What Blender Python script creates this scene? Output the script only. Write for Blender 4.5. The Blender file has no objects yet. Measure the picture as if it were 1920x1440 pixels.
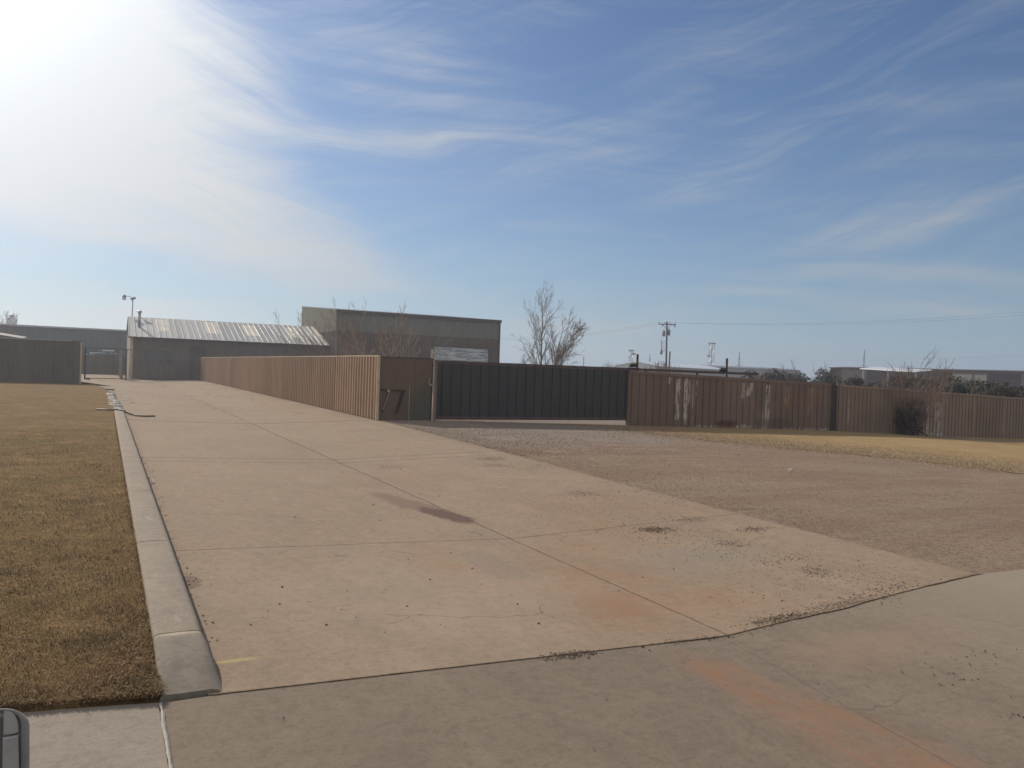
import bpy, math, random
import numpy as np
from math import sin, cos, radians, pi, sqrt, atan2
from mathutils import Vector, Matrix, noise as mnoise

# ------------------------------------------------------------------ camera
S = bpy.context.scene
H_EYE = 2.0; F_PX = 1500.0
def _axes(yaw=27.0, pitch=-0.84, roll=1.95):
    y, p, r = radians(yaw), radians(pitch), radians(roll)
    F = Vector((sin(y)*cos(p), cos(y)*cos(p), sin(p)))
    R = Vector((cos(y), -sin(y), 0)); U = R.cross(F)
    return F, R*cos(r)+U*sin(r), -R*sin(r)+U*cos(r)
CF, CR, CU = _axes()
O = Vector((0, 0, H_EYE))
cam_d = bpy.data.cameras.new('camera'); cam = bpy.data.objects.new('camera', cam_d)
S.collection.objects.link(cam)
cam_d.sensor_width = 36; cam_d.lens = 36*F_PX/1920; cam_d.clip_start = 0.05; cam_d.clip_end = 6000
cam.matrix_world = Matrix(((CR.x, CU.x, -CF.x, 0), (CR.y, CU.y, -CF.y, 0), (CR.z, CU.z, -CF.z, H_EYE), (0, 0, 0, 1)))
S.camera = cam
# surveying helpers: sight lines of the photograph met with a known plane
def ray(px, py): return CF + CR*((px-960)/F_PX) - CU*((py-720)/F_PX)
def gp(px, py, z=0.0): d = ray(px, py); return O + d*((z-H_EYE)/d.z)
def yp(px, py, Y): d = ray(px, py); return O + d*(Y/d.y)
def xp(px, py, X): d = ray(px, py); return O + d*(X/d.x)
def dp(px, py, D): return O + ray(px, py)*D

# ------------------------------------------------------------------ sun and sky
SUN_AZ, SUN_EL = -18.0, 31.5          # azimuth from +Y, clockwise
S.view_settings.view_transform = 'Standard'; S.view_settings.look = 'None'
S.view_settings.exposure = 0.0; S.view_settings.gamma = 1.0
a, e = radians(SUN_AZ), radians(SUN_EL)
SUNDIR = Vector((sin(a)*cos(e), cos(a)*cos(e), sin(e)))
sl = bpy.data.lights.new('sun', 'SUN'); sl.energy = 3.9; sl.angle = radians(0.6); sl.color = (1.0, 0.895, 0.76)
so = bpy.data.objects.new('sun', sl); S.collection.objects.link(so)
so.rotation_euler = SUNDIR.to_track_quat('Z', 'Y').to_euler(); so.location = (0, 0, 50)

class NT:
    """tiny node graph writer"""
    def __init__(s, nt): s.nt = nt; nt.nodes.clear()
    def n(s, t, ins=None, **kw):
        nd = s.nt.nodes.new(t)
        for k, v in kw.items(): setattr(nd, k, v)
        for k, v in (ins or {}).items(): s.put(nd.inputs[k], v)
        return nd
    def put(s, sock, v):
        if isinstance(v, bpy.types.NodeSocket): s.nt.links.new(v, sock)
        elif v is not None:
            if hasattr(sock.default_value, '__len__') and isinstance(v, (tuple, list)) and len(sock.default_value) == 4 and len(v) == 3: v = (*v, 1)
            sock.default_value = v
    def m(s, op, a, b=None, c=None, clamp=False):
        nd = s.n('ShaderNodeMath', operation=op, use_clamp=clamp)
        for i, v in enumerate((a, b, c)):
            if v is not None: s.put(nd.inputs[i], v)
        return nd.outputs[0]
    def vm(s, op, a, b=None, sc=None):
        nd = s.n('ShaderNodeVectorMath', operation=op); s.put(nd.inputs[0], a)
        if b is not None: s.put(nd.inputs[1], b)
        if sc is not None: s.put(nd.inputs['Scale'], sc)
        return nd.outputs['Value'] if op in ('DOT_PRODUCT', 'LENGTH') else nd.outputs[0]
    def mix(s, f, a, b, mode='MIX'):
        nd = s.n('ShaderNodeMix', data_type='RGBA', blend_type=mode)
        s.put(nd.inputs[0], f); s.put(nd.inputs[6], a); s.put(nd.inputs[7], b); return nd.outputs[2]
    def noise(s, vec, scale, detail=4, rough=.55, dist=0, dim='3D'):
        nd = s.n('ShaderNodeTexNoise', {'Vector': vec, 'Scale': scale, 'Detail': detail, 'Roughness': rough, 'Distortion': dist}, noise_dimensions=dim)
        return nd.outputs['Fac']
    def rng(s, v, a, b, c=0.0, d=1.0, smooth=True):
        nd = s.n('ShaderNodeMapRange', {'Value': v, 'From Min': a, 'From Max': b, 'To Min': c, 'To Max': d}, interpolation_type='SMOOTHSTEP' if smooth else 'LINEAR')
        return nd.outputs[0]
    def map(s, vec, loc=(0,0,0), rot=(0,0,0), sc=(1,1,1)):
        return s.n('ShaderNodeMapping', {'Vector': vec, 'Location': loc, 'Rotation': rot, 'Scale': sc}).outputs[0]
    def xyz(s, v):
        nd = s.n('ShaderNodeSeparateXYZ', {0: v}); return nd.outputs[0], nd.outputs[1], nd.outputs[2]
    def comb(s, x, y, z):
        return s.n('ShaderNodeCombineXYZ', {0: x, 1: y, 2: z}).outputs[0]

world = bpy.data.worlds.new('World'); S.world = world; world.use_nodes = True
g = NT(world.node_tree)
sky = g.n('ShaderNodeTexSky', sky_type='NISHITA', sun_disc=False, sun_elevation=e, sun_rotation=a,
          altitude=300, air_density=1.25, dust_density=0.9, ozone_density=2.6)
dirv = g.vm('NORMALIZE', g.n('ShaderNodeTexCoord').outputs['Generated'])
dx, dy, dz = g.xyz(dirv)
up = g.m('MAXIMUM', dz, 0.0)
azd = g.m('MULTIPLY', g.m('ARCTAN2', dx, dy), 180/pi); eld = g.m('MULTIPLY', g.m('ARCSINE', dz), 180/pi)
sk = g.comb(azd, eld, 0.0)
wv = g.n('ShaderNodeTexNoise', {'Vector': g.map(sk, sc=(.7,1.6,1)), 'Scale': 0.06, 'Detail': 2.5, 'Roughness': .5}).outputs['Color']
skw = g.vm('ADD', sk, g.vm('MULTIPLY', g.vm('SUBTRACT', wv, (.5,.5,.5)), (9, 6, 0)))
cosun = g.vm('DOT_PRODUCT', dirv, tuple(SUNDIR))
ang = g.m('MULTIPLY', g.m('ARCCOSINE', g.m('MINIMUM', cosun, 1.0)), 180/pi)        # degrees from the sun
def azel(px, py): d = ray(px, py); return math.degrees(atan2(d.x, d.y)), math.degrees(math.asin(d.z/d.length))
FIB = {t_: g.rng(g.noise(g.vm('MULTIPLY', g.map(skw, rot=(0, 0, -t_)), (.045, .60, 1)), 1.0, 9, .66, .18), .36, .64) for t_ in (-.35, -.05, .3)}
def cloud(px0, py0, px1, py1, w, k, fib=1.0, soft=1.0):
    """streak of cirrus between two sight lines, w degrees wide"""
    A, B = azel(px0, py0), azel(px1, py1); L = math.hypot(B[0]-A[0], B[1]-A[1])/2; th = atan2(B[1]-A[1], B[0]-A[0])
    q = g.map(g.vm('SUBTRACT', skw, ((A[0]+B[0])/2, (A[1]+B[1])/2, 0)), rot=(0, 0, -th))
    # Mapping rotates after scaling: scale in a second step
    r = g.vm('LENGTH', g.vm('MULTIPLY', q, (1/(L+w), 1/w, 0)))
    f = FIB[min(FIB, key=lambda k_: abs(k_-th))]
    return g.m('MULTIPLY', g.m('MULTIPLY', g.rng(r, 1.0, 1-soft), g.m('ADD', 1-fib, g.m('MULTIPLY', f, fib))), k)
CL = [(-500,-250,60,120,14.,1.8,.1,.55), (60,-60,420,240,7.0,1.1,.55,.9), (40,200,600,480,6.2,1.15,.45,.9), (-60,290,380,400,4.4,1.1,.4,.8), (200,420,860,520,2.0,.95,.5,.95), (420,330,720,450,1.6,.4,.6,1), (330,200,900,270,2.2,.45,.65,1), (330,-60,500,230,5.0,.55,.7,1), (380,210,1120,260,1.3,.42,.6,1),
      (520,60,1000,190,4.,.3,.8,1), (-60,560,520,590,1.3,.75,.5,1), (-60,520,200,530,.8,.4,.5,1), (1290,515,2000,480,1.0,.5,.6,1), (1250,560,1560,545,.8,.4,.7,1), (1420,470,2000,350,1.7,.5,.6,1), (1150,400,1560,240,1.8,.4,.8,1), (980,330,1330,250,1.2,.25,.8,1),
      (1480,585,2000,545,.8,.4,.6,1), (1150,120,1500,10,2.2,.2,.7,1), (640,600,1500,610,1.3,.3,.6,1), (900,440,1150,450,.5,.25,.5,1), (820,330,1300,180,2.5,.18,.8,1), (1600,170,1850,230,2.,.14,.8,1)]
mask = None
for c in CL:
    m_ = cloud(*c); mask = m_ if mask is None else g.m('SUBTRACT', g.m('ADD', mask, m_), g.m('MULTIPLY', mask, m_))
fine = g.m('MULTIPLY', FIB[.3], FIB[-.05])
mask = g.m('ADD', mask, g.m('MULTIPLY', fine, .19), clamp=True)
back = g.m('MULTIPLY', g.rng(g.vm('DOT_PRODUCT', dirv, tuple(CF)), .55, -.35), g.m('ADD', .72, g.m('MULTIPLY', FIB[.3], .28)))  # unseen bright cloud veil behind the camera, added to raise the fill light
low = g.m('EXPONENT', g.m('DIVIDE', g.m('MAXIMUM', eld, 0.0), -8.0))
glow = g.m('ADD', g.m('MULTIPLY', g.m('EXPONENT', g.m('DIVIDE', ang, -13.0)), 26.0), g.m('MULTIPLY', g.m('EXPONENT', g.m('DIVIDE', ang, -30.0)), 1.8))
cb = g.m('ADD', g.m('MULTIPLY', glow, 0.75), 4.6)
ccol = g.vm('SCALE', (0.955, .99, 1.03), sc=cb)
base = g.mix(g.m('MULTIPLY', low, .55), g.vm('MULTIPLY', sky.outputs[0], (.455, .565, .735)), (4.3, 5.9, 8.0))
base = g.vm('ADD', base, g.vm('SCALE', (1.0, .97, .9), sc=g.m('MULTIPLY', g.m('EXPONENT', g.m('DIVIDE', ang, -9.0)), 11.0)))
col = g.mix(mask, base, ccol)
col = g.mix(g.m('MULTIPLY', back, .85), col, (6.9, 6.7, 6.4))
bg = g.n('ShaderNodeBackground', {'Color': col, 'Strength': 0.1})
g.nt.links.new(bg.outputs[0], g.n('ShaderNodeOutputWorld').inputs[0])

def lerp(x, pts):
    if x <= pts[0][0]: return pts[0][1]
    for (a, za), (b, zb) in zip(pts, pts[1:]):
        if x <= b: return za + (zb-za)*(x-a)/(b-a)
    return pts[-1][1]
PROF = [(-60, .1), (.3, .0), (.67, 0), (4.68, -.13), (8.5, 0.0), (12, -.02), (21, -.20), (34, -.49), (42, -.80), (50.5, -1.03), (60, -1.15), (400, -1.3)]
def gz(x, y=10): return lerp(x, PROF)
def tp(px, py):
    z = 0.0
    for _ in range(12): p = gp(px, py, z); z = gz(p.x)
    return p
# ------------------------------------------------------------------ materials
def mat(name, fn):
    m = bpy.data.materials.new(name); m.use_nodes = True
    g = NT(m.node_tree)
    pos = g.n('ShaderNodeNewGeometry').outputs['Position']
    d = dict(col=(.5,.5,.5), rough=.85, metal=0.0, bump=None, bs=.3, bd=.01, spec=.3)
    d.update(fn(g, pos))
    b = g.n('ShaderNodeBsdfPrincipled', {'Base Color': d['col'], 'Roughness': d['rough'], 'Metallic': d['metal'], 'Specular IOR Level': d['spec']})
    if d['bump'] is not None:
        bn = g.n('ShaderNodeBump', {'Height': d['bump'], 'Strength': d['bs'], 'Distance': d['bd']}); g.put(b.inputs['Normal'], bn.outputs[0])
    g.nt.links.new(b.outputs[0], g.n('ShaderNodeOutputMaterial').inputs[0])
    return m
def mul(c, k): return tuple(v*k for v in c)
def simple(name, c, rough=.8, metal=0.0, var=.25, scale=3.0, spec=.3, bs=0.0, streak=False, c2=None):
    def fn(g, p):
        v = g.map(p, sc=(1,1,.18)) if streak else p
        n1 = g.noise(v, scale, 5, .6); n2 = g.noise(p, scale*11, 3, .6)
        f = g.m('ADD', g.m('MULTIPLY', n1, .7), g.m('MULTIPLY', n2, .3))
        return dict(col=g.mix(g.rng(f, .3, .7), mul(c, 1-var), c2 or mul(c, 1+var)), rough=rough, metal=metal, spec=spec,
                    bump=n2 if bs else None, bs=bs, bd=.004)
    return mat(name, fn)

def spot(g, p, cx, cy, rx, ry, rot=0.0, soft=.5, warp=.35, wscale=2.2, z=False):
    """irregular patch with a soft rim"""
    w = g.n('ShaderNodeTexNoise', {'Vector': p, 'Scale': wscale, 'Detail': 5, 'Roughness': .6}).outputs['Color']
    q = g.vm('ADD', p, g.vm('SCALE', g.vm('SUBTRACT', w, (.5,.5,.5)), sc=warp*2*min(rx, ry)))
    q = g.vm('SUBTRACT', q, (cx, cy, 0) if not z else (cx, 0, cy))
    if rot: q = g.map(q, rot=(0, 0, -rot))
    q = g.vm('MULTIPLY', q, (1/rx, 1/ry, 0) if not z else (1/rx, 0, 1/ry))
    return g.rng(g.vm('LENGTH', q), 1.0, 1.0-soft)
def line(g, coord, at, w, wob):
    """thin crack / joint where coord == at"""
    return g.rng(g.m('ABSOLUTE', g.m('SUBTRACT', g.m('ADD', coord, wob), at)), w, w*.35)

GR, PT, SD = (.245,.235,.225), (.30,.24,.19), (.33,.21,.145)
def concrete(kind):
    def fn(g, p):
        x, y, z = g.xyz(p)
        big = g.noise(p, .35, 5, .6); mid = g.noise(g.map(p, sc=(1,.55,1)), 1.7, 6, .65); fine = g.noise(p, 34, 4, .7)
        grit = g.noise(p, 160, 2, .6)
        if kind == 'drive': c1, c2 = (.292,.222,.156), (.36,.27,.192)
        elif kind == 'street': c1, c2 = (.210,.167,.127), (.258,.204,.154)
        elif kind == 'walk': c1, c2 = (.285,.24,.196), (.335,.286,.234)
        else: c1, c2 = (.29,.242,.192), (.355,.295,.235)
        c = g.mix(g.rng(g.m('ADD', g.m('MULTIPLY', big, .5), g.m('MULTIPLY', mid, .5)), .32, .68), c1, c2)
        c = g.mix(g.m('MULTIPLY', g.rng(fine, .3, .75), .34), c, mul(c1, .6))
        cl_ = g.noise(g.map(p, loc=(9,2,0), rot=(0,0,.3), sc=(1,.5,1)), 3.6, 7, .7, .4)
        c = g.mix(g.m('MULTIPLY', g.rng(cl_, .5, .68), .22), c, mul(c1, .66))
        c = g.mix(g.m('MULTIPLY', g.rng(cl_, .48, .3), .25), c, mul(c2, 1.18))
        c = g.mix(g.m('MULTIPLY', g.rng(grit, .60, .68), .45), c, mul(c1, .35))
        c = g.mix(g.m('MULTIPLY', g.rng(g.noise(p, 95, 1), .66, .76), .3), c, mul(c2, 1.35))
        gr2 = g.noise(p, 11, 5, .8)
        c = g.mix(g.m('MULTIPLY', g.rng(gr2, .48, .64), .30), c, mul(c1, .52))
        c = g.mix(g.m('MULTIPLY', g.rng(gr2, .44, .3), .3), c, mul(c2, 1.2))
        br = g.noise(g.map(p, sc=(.25, 9, 1)), 3.0, 4, .7)               # broom drag marks across the slab
        c = g.mix(g.m('MULTIPLY', g.rng(br, .45, .7), .10), c, mul(c1, .6))
        wob = g.m('MULTIPLY', g.m('SUBTRACT', g.noise(p, 1.1, 6, .65), .5), .11)
        wob2 = g.m('MULTIPLY', g.m('SUBTRACT', g.noise(p, 9, 3, .65), .5), .022)
        wb = g.m('ADD', wob, wob2)
        crack = None
        if kind == 'drive':
            # red dirt washed over the slabs
            red = (.29,.165,.10)
            rn = g.m('MULTIPLY', g.rng(g.noise(g.map(p, rot=(0,0,.5), sc=(1,.5,1)), .55, 6, .65), .36, .68), g.m('ADD', .45, g.m('MULTIPLY', g.rng(g.noise(g.map(p, rot=(0,0,.9), sc=(.5,3.5,1)), 1.6, 8, .72, .4), .38, .6), .75)))
            for (cx, cy, rx, ry, k) in ((4.2,6.5,1.5,1.6,.85), (4.9,5.9,1.9,.8,.7), (5.6,8.0,2.4,2.2,.4), (7.0,10.2,2.2,3.6,.45), (3.6,8.0,.8,1.8,.8), (5.4,14.,2.,3.,.4),(7.2,7.,1.5,1.2,.35)):
                c = g.mix(g.m('MULTIPLY', g.m('MULTIPLY', spot(g, p, cx, cy, rx, ry, soft=.95, warp=.6, wscale=.9), rn), k), c, red)
            c = g.mix(g.m('MULTIPLY', spot(g, p, 6.2, 7.2, 1.5, .9, soft=.9, warp=.7), .42), c, (.25,.225,.19))
            c = g.mix(g.m('MULTIPLY', spot(g, p, 2.6, 7.0, 2.2, 2.8, soft=.9, warp=.7, wscale=.8), .22), c, (.43,.35,.27))
            # dried mud trail beside the centre joint
            a0, a1 = gp(690, 921, -.11), gp(900, 985, -.13)
            th = atan2(a1.y-a0.y, a1.x-a0.x); L = (a1-a0).length/2; mc = (a0+a1)/2
            c = g.mix(g.m('MULTIPLY', spot(g, p, mc.x, mc.y, L*1.12, .36, th, soft=.45, warp=.6, wscale=2.6), .8), c, (.21,.135,.105))
            a2 = gp(835, 966, -.13)
            c = g.mix(g.m('MULTIPLY', spot(g, p, a2.x, a2.y, L*.5, .24, th, soft=.3, warp=.8, wscale=4.5), .85), c, (.12,.078,.062))
            a3 = gp(925, 1062, -.12)
            c = g.mix(g.m('MULTIPLY', spot(g, p, a3.x, a3.y, .75, .28, th-.25, soft=.25, warp=.3, wscale=2), .3), c, (.22,.18,.15))
            a4 = gp(358, 1091, 0)
            c = g.mix(g.m('MULTIPLY', spot(g, p, a4.x-.03, a4.y, .14, .28, 0, soft=.3, warp=.6, wscale=9), .75), c, (.17,.12,.09))
            a5 = gp(440, 1237, 0)
            c = g.mix(g.m('MULTIPLY', spot(g, p, a5.x, a5.y, .26, .045, .1, soft=.8, warp=.5, wscale=7), .5), c, (.55,.43,.17))
            # damp, dirty sweep along the long fence
            c = g.mix(g.m('MULTIPLY', g.m('MULTIPLY', g.rng(x, 8.0, 9.2), g.rng(g.noise(g.map(p, sc=(1,.25,1)), .8, 5), .38, .62)), .5), c, (.20,.155,.115))
            ed = g.m('SUBTRACT', g.m('SUBTRACT', x, g.m('MULTIPLY', g.m('SUBTRACT', y, 5.0), .0385)), 8.35)
            ed = g.m('ADD', ed, g.m('MULTIPLY', g.m('SUBTRACT', g.noise(p, 3.2, 7, .75), .5), .9))
            c = g.mix(g.m('MULTIPLY', g.rng(ed, -.12, .12), .75), c, (.25,.18,.125))
            # tyre arcs near the gravel
            c = g.mix(g.m('MULTIPLY', g.m('MULTIPLY', g.rng(g.noise(g.map(p, rot=(0,0,.35), sc=(.25,3.2,1)), 1.3, 4, .6, .3), .56, .68), g.rng(y, 14., 26.)), .28), c, (.2,.16,.12))
            for (px, py, rx, ry, k) in ((1230,993,.30,.17,.7), (1415,992,.24,.13,.5), (918,860,.5,.55,.5), (930,873,.4,.4,.4), (1300,974,.25,.2,.35), (1466,1159,.42,.09,.6), (1070,1228,.24,.07,.6),
                                        (1590,1128,.6,.09,.5), (1530,1072,.25,.2,.35), (1368,1020,.2,.2,.4), (1090,925,.3,.3,.35), (736,876,.5,.35,.35)):
                q_ = tp(px, py); c = g.mix(g.m('MULTIPLY', spot(g, p, q_.x, q_.y, rx, ry, soft=.55, warp=1.1, wscale=7), k), c, (.17,.125,.095))
            js = []
            for at, w in ((9.08,.010), (17.35,.020), (18.05,.026), (29.2,.085), (40.,.05), (52.,.07), (64.,.10), (77.,.12)):
                js.append(line(g, y, at, w*1.7, g.m('ADD', wob, g.m('MULTIPLY', g.m('SUBTRACT', x, 4.6), .0))))
            js.append(g.rng(g.m('DIVIDE', g.m('ABSOLUTE', g.m('SUBTRACT', g.m('ADD', x, wb), 4.68)), g.m('ADD', .009, g.m('MULTIPLY', y, .0009))), 1.0, .35))
            js[-1] = g.m('MULTIPLY', js[-1], g.rng(g.m('ADD', g.noise(p, 1.4, 4, .7), g.rng(y, 34, 14, 0, .35)), .46, .6))
            crack = js[0]
            for j in js[1:]: crack = g.m('MAXIMUM', crack, j)
            # ragged far cracks
            fc = g.rng(g.m('ABSOLUTE', g.m('SUBTRACT', g.noise(g.map(p, sc=(.12,.05,1)), 1.2, 5, .6), .5)), .004, .001)
            crack = g.m('MAXIMUM', crack, g.m('MULTIPLY', fc, g.rng(y, 30, 42)))
            c = g.mix(g.m('MULTIPLY', crack, .72), c, (.085,.065,.05))
        hc = g.n('ShaderNodeTexVoronoi', {'Vector': g.vm('ADD', p, g.vm('SCALE', g.n('ShaderNodeTexNoise', {'Vector': p, 'Scale': 1.3, 'Detail': 5}).outputs['Color'], sc=.9)), 'Scale': .42}, feature='DISTANCE_TO_EDGE').outputs['Distance']
        hm = g.m('MULTIPLY', g.rng(hc, .006, .001), g.rng(g.noise(p, .5, 3), .5, .6))
        c = g.mix(g.m('MULTIPLY', hm, .5), c, (.1,.08,.06))
        if kind == 'street':
            s0, s1 = gp(1265, 1222, -.12), gp(1760, 1450, -.1)
            th = atan2(s1.y-s0.y, s1.x-s0.x)
            q = g.map(g.vm('SUBTRACT', p, (s0.x, s0.y, 0)), rot=(0,0,-th)); qx, qy, qz = g.xyz(q)
            wd = g.m('MULTIPLY', g.m('SUBTRACT', g.noise(p, 1.6, 5), .5), .25)
            rm = g.m('MULTIPLY', g.rng(g.m('SUBTRACT', g.m('ABSOLUTE', g.m('ADD', qy, wd)), g.m('MULTIPLY', qx, .12)), .26, .0), g.rng(qx, -.15, .5))
            rf_ = g.rng(g.noise(g.vm('MULTIPLY', q, (.5, 5, 1)), 1.0, 8, .7, .3), .34, .62)
            rb_ = g.rng(g.noise(p, 2.1, 6, .7), .3, .6)
            c = g.mix(g.m('MULTIPLY', g.m('MULTIPLY', rm, g.m('ADD', .25, g.m('MULTIPLY', rf_, .75))), g.m('ADD', .25, g.m('MULTIPLY', rb_, .65))), c, (.29,.155,.092))
            c = g.mix(g.m('MULTIPLY', spot(g, p, 5.6, 4.4, 1.2, .5, soft=.9, warp=.8), .3), c, (.34,.22,.15))
            t0, t1 = gp(1370, 1200, -.12), gp(1810, 1440, -.1)
            th2 = atan2(t1.y-t0.y, t1.x-t0.x)
            q2 = g.map(g.vm('SUBTRACT', p, (t0.x, t0.y, 0)), rot=(0,0,-th2)); _, ty, _ = g.xyz(q2)
            crack = g.m('MULTIPLY', line(g, ty, 0, .008, wb), g.rng(g.noise(p, 1.5, 3), .38, .55))
            c = g.mix(g.m('MULTIPLY', g.rng(x, 5.0, 9.0), .65), c, (.33,.275,.215))
            c = g.mix(g.m('MULTIPLY', crack, .5), c, (.1,.075,.055))
        if kind == 'kerb':
            c = g.mix(g.m('MULTIPLY', g.m('MULTIPLY', g.rng(y, 6.0, 5.6), g.rng(mid, .25, .6)), .6), c, (.26,.235,.19))
            c = g.mix(g.m('MULTIPLY', g.rng(g.noise(g.map(p, sc=(3,1,3)), 2.2, 4), .58, .74), .4), c, (.46,.41,.34))
            nz = g.m('MULTIPLY', g.rng(y, 5.9, 5.7), g.rng(g.noise(p, 6, 7, .75), .42, .62)); c = g.mix(g.m('MULTIPLY', nz, .5), c, (.15,.14,.12))
            c = g.mix(g.m('MULTIPLY', spot(g, p, .5, 5.82, .2, .05, soft=.7, warp=.6, wscale=8), .6), c, (.52,.45,.32))
        h = g.m('ADD', g.m('MULTIPLY', fine, .6), g.m('MULTIPLY', grit, .5))
        h = g.m('ADD', h, g.m('MULTIPLY', br, .5))
        if crack is not None: h = g.m('SUBTRACT', h, g.m('MULTIPLY', crack, 3.0))
        return dict(col=c, rough=g.rng(mid, .3, .7, .85, .97), spec=.12, bump=h, bs=.35, bd=.004)
    return fn
M = {}
for k in ('drive', 'street', 'walk', 'kerb'): M[k] = mat('concrete_'+k, concrete(k))

def dirtlot(g, p):
    x, y, z = g.xyz(p)
    n = g.noise(p, .45, 7, .68); f = g.noise(p, 22, 5, .75); s = g.noise(p, 70, 3, .7)
    st = g.noise(g.map(p, rot=(0,0,-.42), sc=(.22, 1.6, 1)), .9, 6, .62, .4)     # wheel-dragged streaks
    c = g.mix(g.rng(n, .3, .7), (.25,.178,.122), (.32,.232,.158))
    redm = g.m('MULTIPLY', g.rng(st, .46, .58), g.rng(y, 25.5, 19.))
    c = g.mix(g.m('MULTIPLY', redm, .42), c, (.26,.160,.11))
    tn = g.m('MULTIPLY', g.rng(g.noise(g.map(p, loc=(4,2,0), rot=(0,0,-.42), sc=(.2,1.3,1)), .8, 7, .68, .3), .48, .6), g.rng(y, 24., 12.))
    c = g.mix(g.m('MULTIPLY', tn, .4), c, (.335,.265,.19))
    gv = g.rng(g.m('ADD', y, g.m('MULTIPLY', g.m('SUBTRACT', n, .5), 14)), 17.5, 23.5)
    c = g.mix(g.m('MULTIPLY', gv, .7), c, (.27,.23,.20))
    c = g.mix(g.m('MULTIPLY', g.rng(f, .46, .6), .6), c, (.13,.095,.07))
    f2 = g.noise(p, 7, 6, .8); c = g.mix(g.m('MULTIPLY', g.rng(f2, .5, .64), .4), c, (.14,.10,.075)); c = g.mix(g.m('MULTIPLY', g.rng(f2, .46, .32), .35), c, (.40,.31,.22))
    c = g.mix(g.m('MULTIPLY', g.rng(s, .58, .66), g.m('ADD', .35, g.m('MULTIPLY', gv, .55))), c, (.42,.385,.34))
    return dict(col=c, rough=.95, spec=.15, bump=g.m('ADD', g.m('MULTIPLY', f, .8), g.m('MULTIPLY', s, .5)), bs=.8, bd=.03)
M['lot'] = mat('dirt_and_gravel', dirtlot)
def lawnbase(yellow):
    def fn(g, p):
        n = g.noise(p, .6, 6, .65); m_ = g.noise(g.map(p, sc=(1,.6,1)), 4, 5, .7); f = g.noise(p, 60, 4, .75)
        if yellow: x_, y_, z_ = g.xyz(p)
        if yellow: a_, b_, dk = (.32,.225,.11), (.42,.30,.15), (.22,.155,.085)
        else: a_, b_, dk = (.195,.128,.055), (.25,.163,.078), (.12,.078,.036)
        c = g.mix(g.rng(n, .33, .67), a_, b_)
        if not yellow:
            c = g.mix(g.m('MULTIPLY', g.rng(g.noise(p, .33, 4, .6), .5, .66), .5), c, (.125,.115,.048))
            c = g.mix(g.m('MULTIPLY', g.rng(m_, .5, .7), .5), c, (.235,.135,.075))
        m2_ = g.noise(p, 9, 5, .75)
        c = g.mix(g.m('MULTIPLY', g.rng(m2_, .46, .64), .5), c, dk); c = g.mix(g.m('MULTIPLY', g.rng(m2_, .46, .32), .35), c, mul(b_, 1.3))
        c = g.mix(g.m('MULTIPLY', g.rng(f, .38, .6), .45), c, dk)
        if not yellow:
            ph = g.noise(p, 2.6, 5, .75); c = g.mix(g.m('MULTIPLY', g.rng(ph, .5, .62), .45), c, (.10,.07,.035)); c = g.mix(g.m('MULTIPLY', g.rng(ph, .46, .34), .4), c, (.34,.23,.11))
        if yellow:      # thins out into the lot
            dd_ = g.m('SUBTRACT', x_, g.m('SUBTRACT', 21.6, g.m('MULTIPLY', g.m('SUBTRACT', y_, 15.0), .33)))
            dd_ = g.m('ADD', dd_, g.m('MULTIPLY', g.m('SUBTRACT', g.noise(p, 1.6, 6, .75), .5), 9.0))
            c = g.mix(g.m('MULTIPLY', g.rng(dd_, 6.5, .5), .85), c, (.245,.185,.135))
        return dict(col=c, rough=1.0, spec=.05, bump=g.m('ADD', f, m_), bs=.5, bd=.02)
    return fn
M['lawn'] = mat('dormant_lawn', lawnbase(False)); M['ylawn'] = mat('straw_lawn', lawnbase(True))
M['earth'] = simple('bare_earth', (.19,.15,.105), .97, var=.3, scale=.08, bs=.3)
def blade(name, cs, obj=False):
    def fn(g, p):
        at = g.n('ShaderNodeAttribute', attribute_name='tint').outputs['Fac']
        r = g.n('ShaderNodeValToRGB'); cr = r.color_ramp
        while len(cr.elements) < len(cs): cr.elements.new(.5)
        for i, c in enumerate(cs): cr.elements[i].position = i/(len(cs)-1); cr.elements[i].color = (*c, 1)
        g.put(r.inputs[0], at)
        pn = g.rng(g.noise(p, .7, 4, .6), .36, .66)
        pg = g.rng(g.noise(g.map(p, loc=(5,3,0)), .45, 5, .65), .5, .66)
        cc = g.mix(g.m('MULTIPLY', pn, .42 if name == 'grass_blade' else .15), r.outputs[0], (.33,.19,.10))
        if name == 'grass_blade':
            cc = g.mix(g.m('MULTIPLY', pg, .5), cc, (.15,.13,.055))
            ph = g.noise(p, 2.6, 5, .75); cc = g.mix(g.m('MULTIPLY', g.rng(ph, .5, .62), .55), cc, (.095,.068,.034)); cc = g.mix(g.m('MULTIPLY', g.rng(ph, .46, .34), .5), cc, (.40,.27,.13))
        return dict(col=cc, rough=.9, spec=.15)
    return mat(name, fn)
M['blade'] = blade('grass_blade', [(.15,.10,.044), (.215,.142,.064), (.29,.195,.094), (.52,.40,.24)])
M['yblade'] = blade('straw_blade', [(.26,.185,.10), (.36,.26,.14), (.48,.37,.21)])
M['gravel'] = blade('gravel_stone', [(.16,.11,.075), (.24,.17,.12), (.30,.23,.17), (.50,.43,.36)])
M['clod'] = blade('dirt_crumb', [(.075,.05,.036), (.12,.085,.06), (.16,.115,.085), (.24,.2,.165)])

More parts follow.
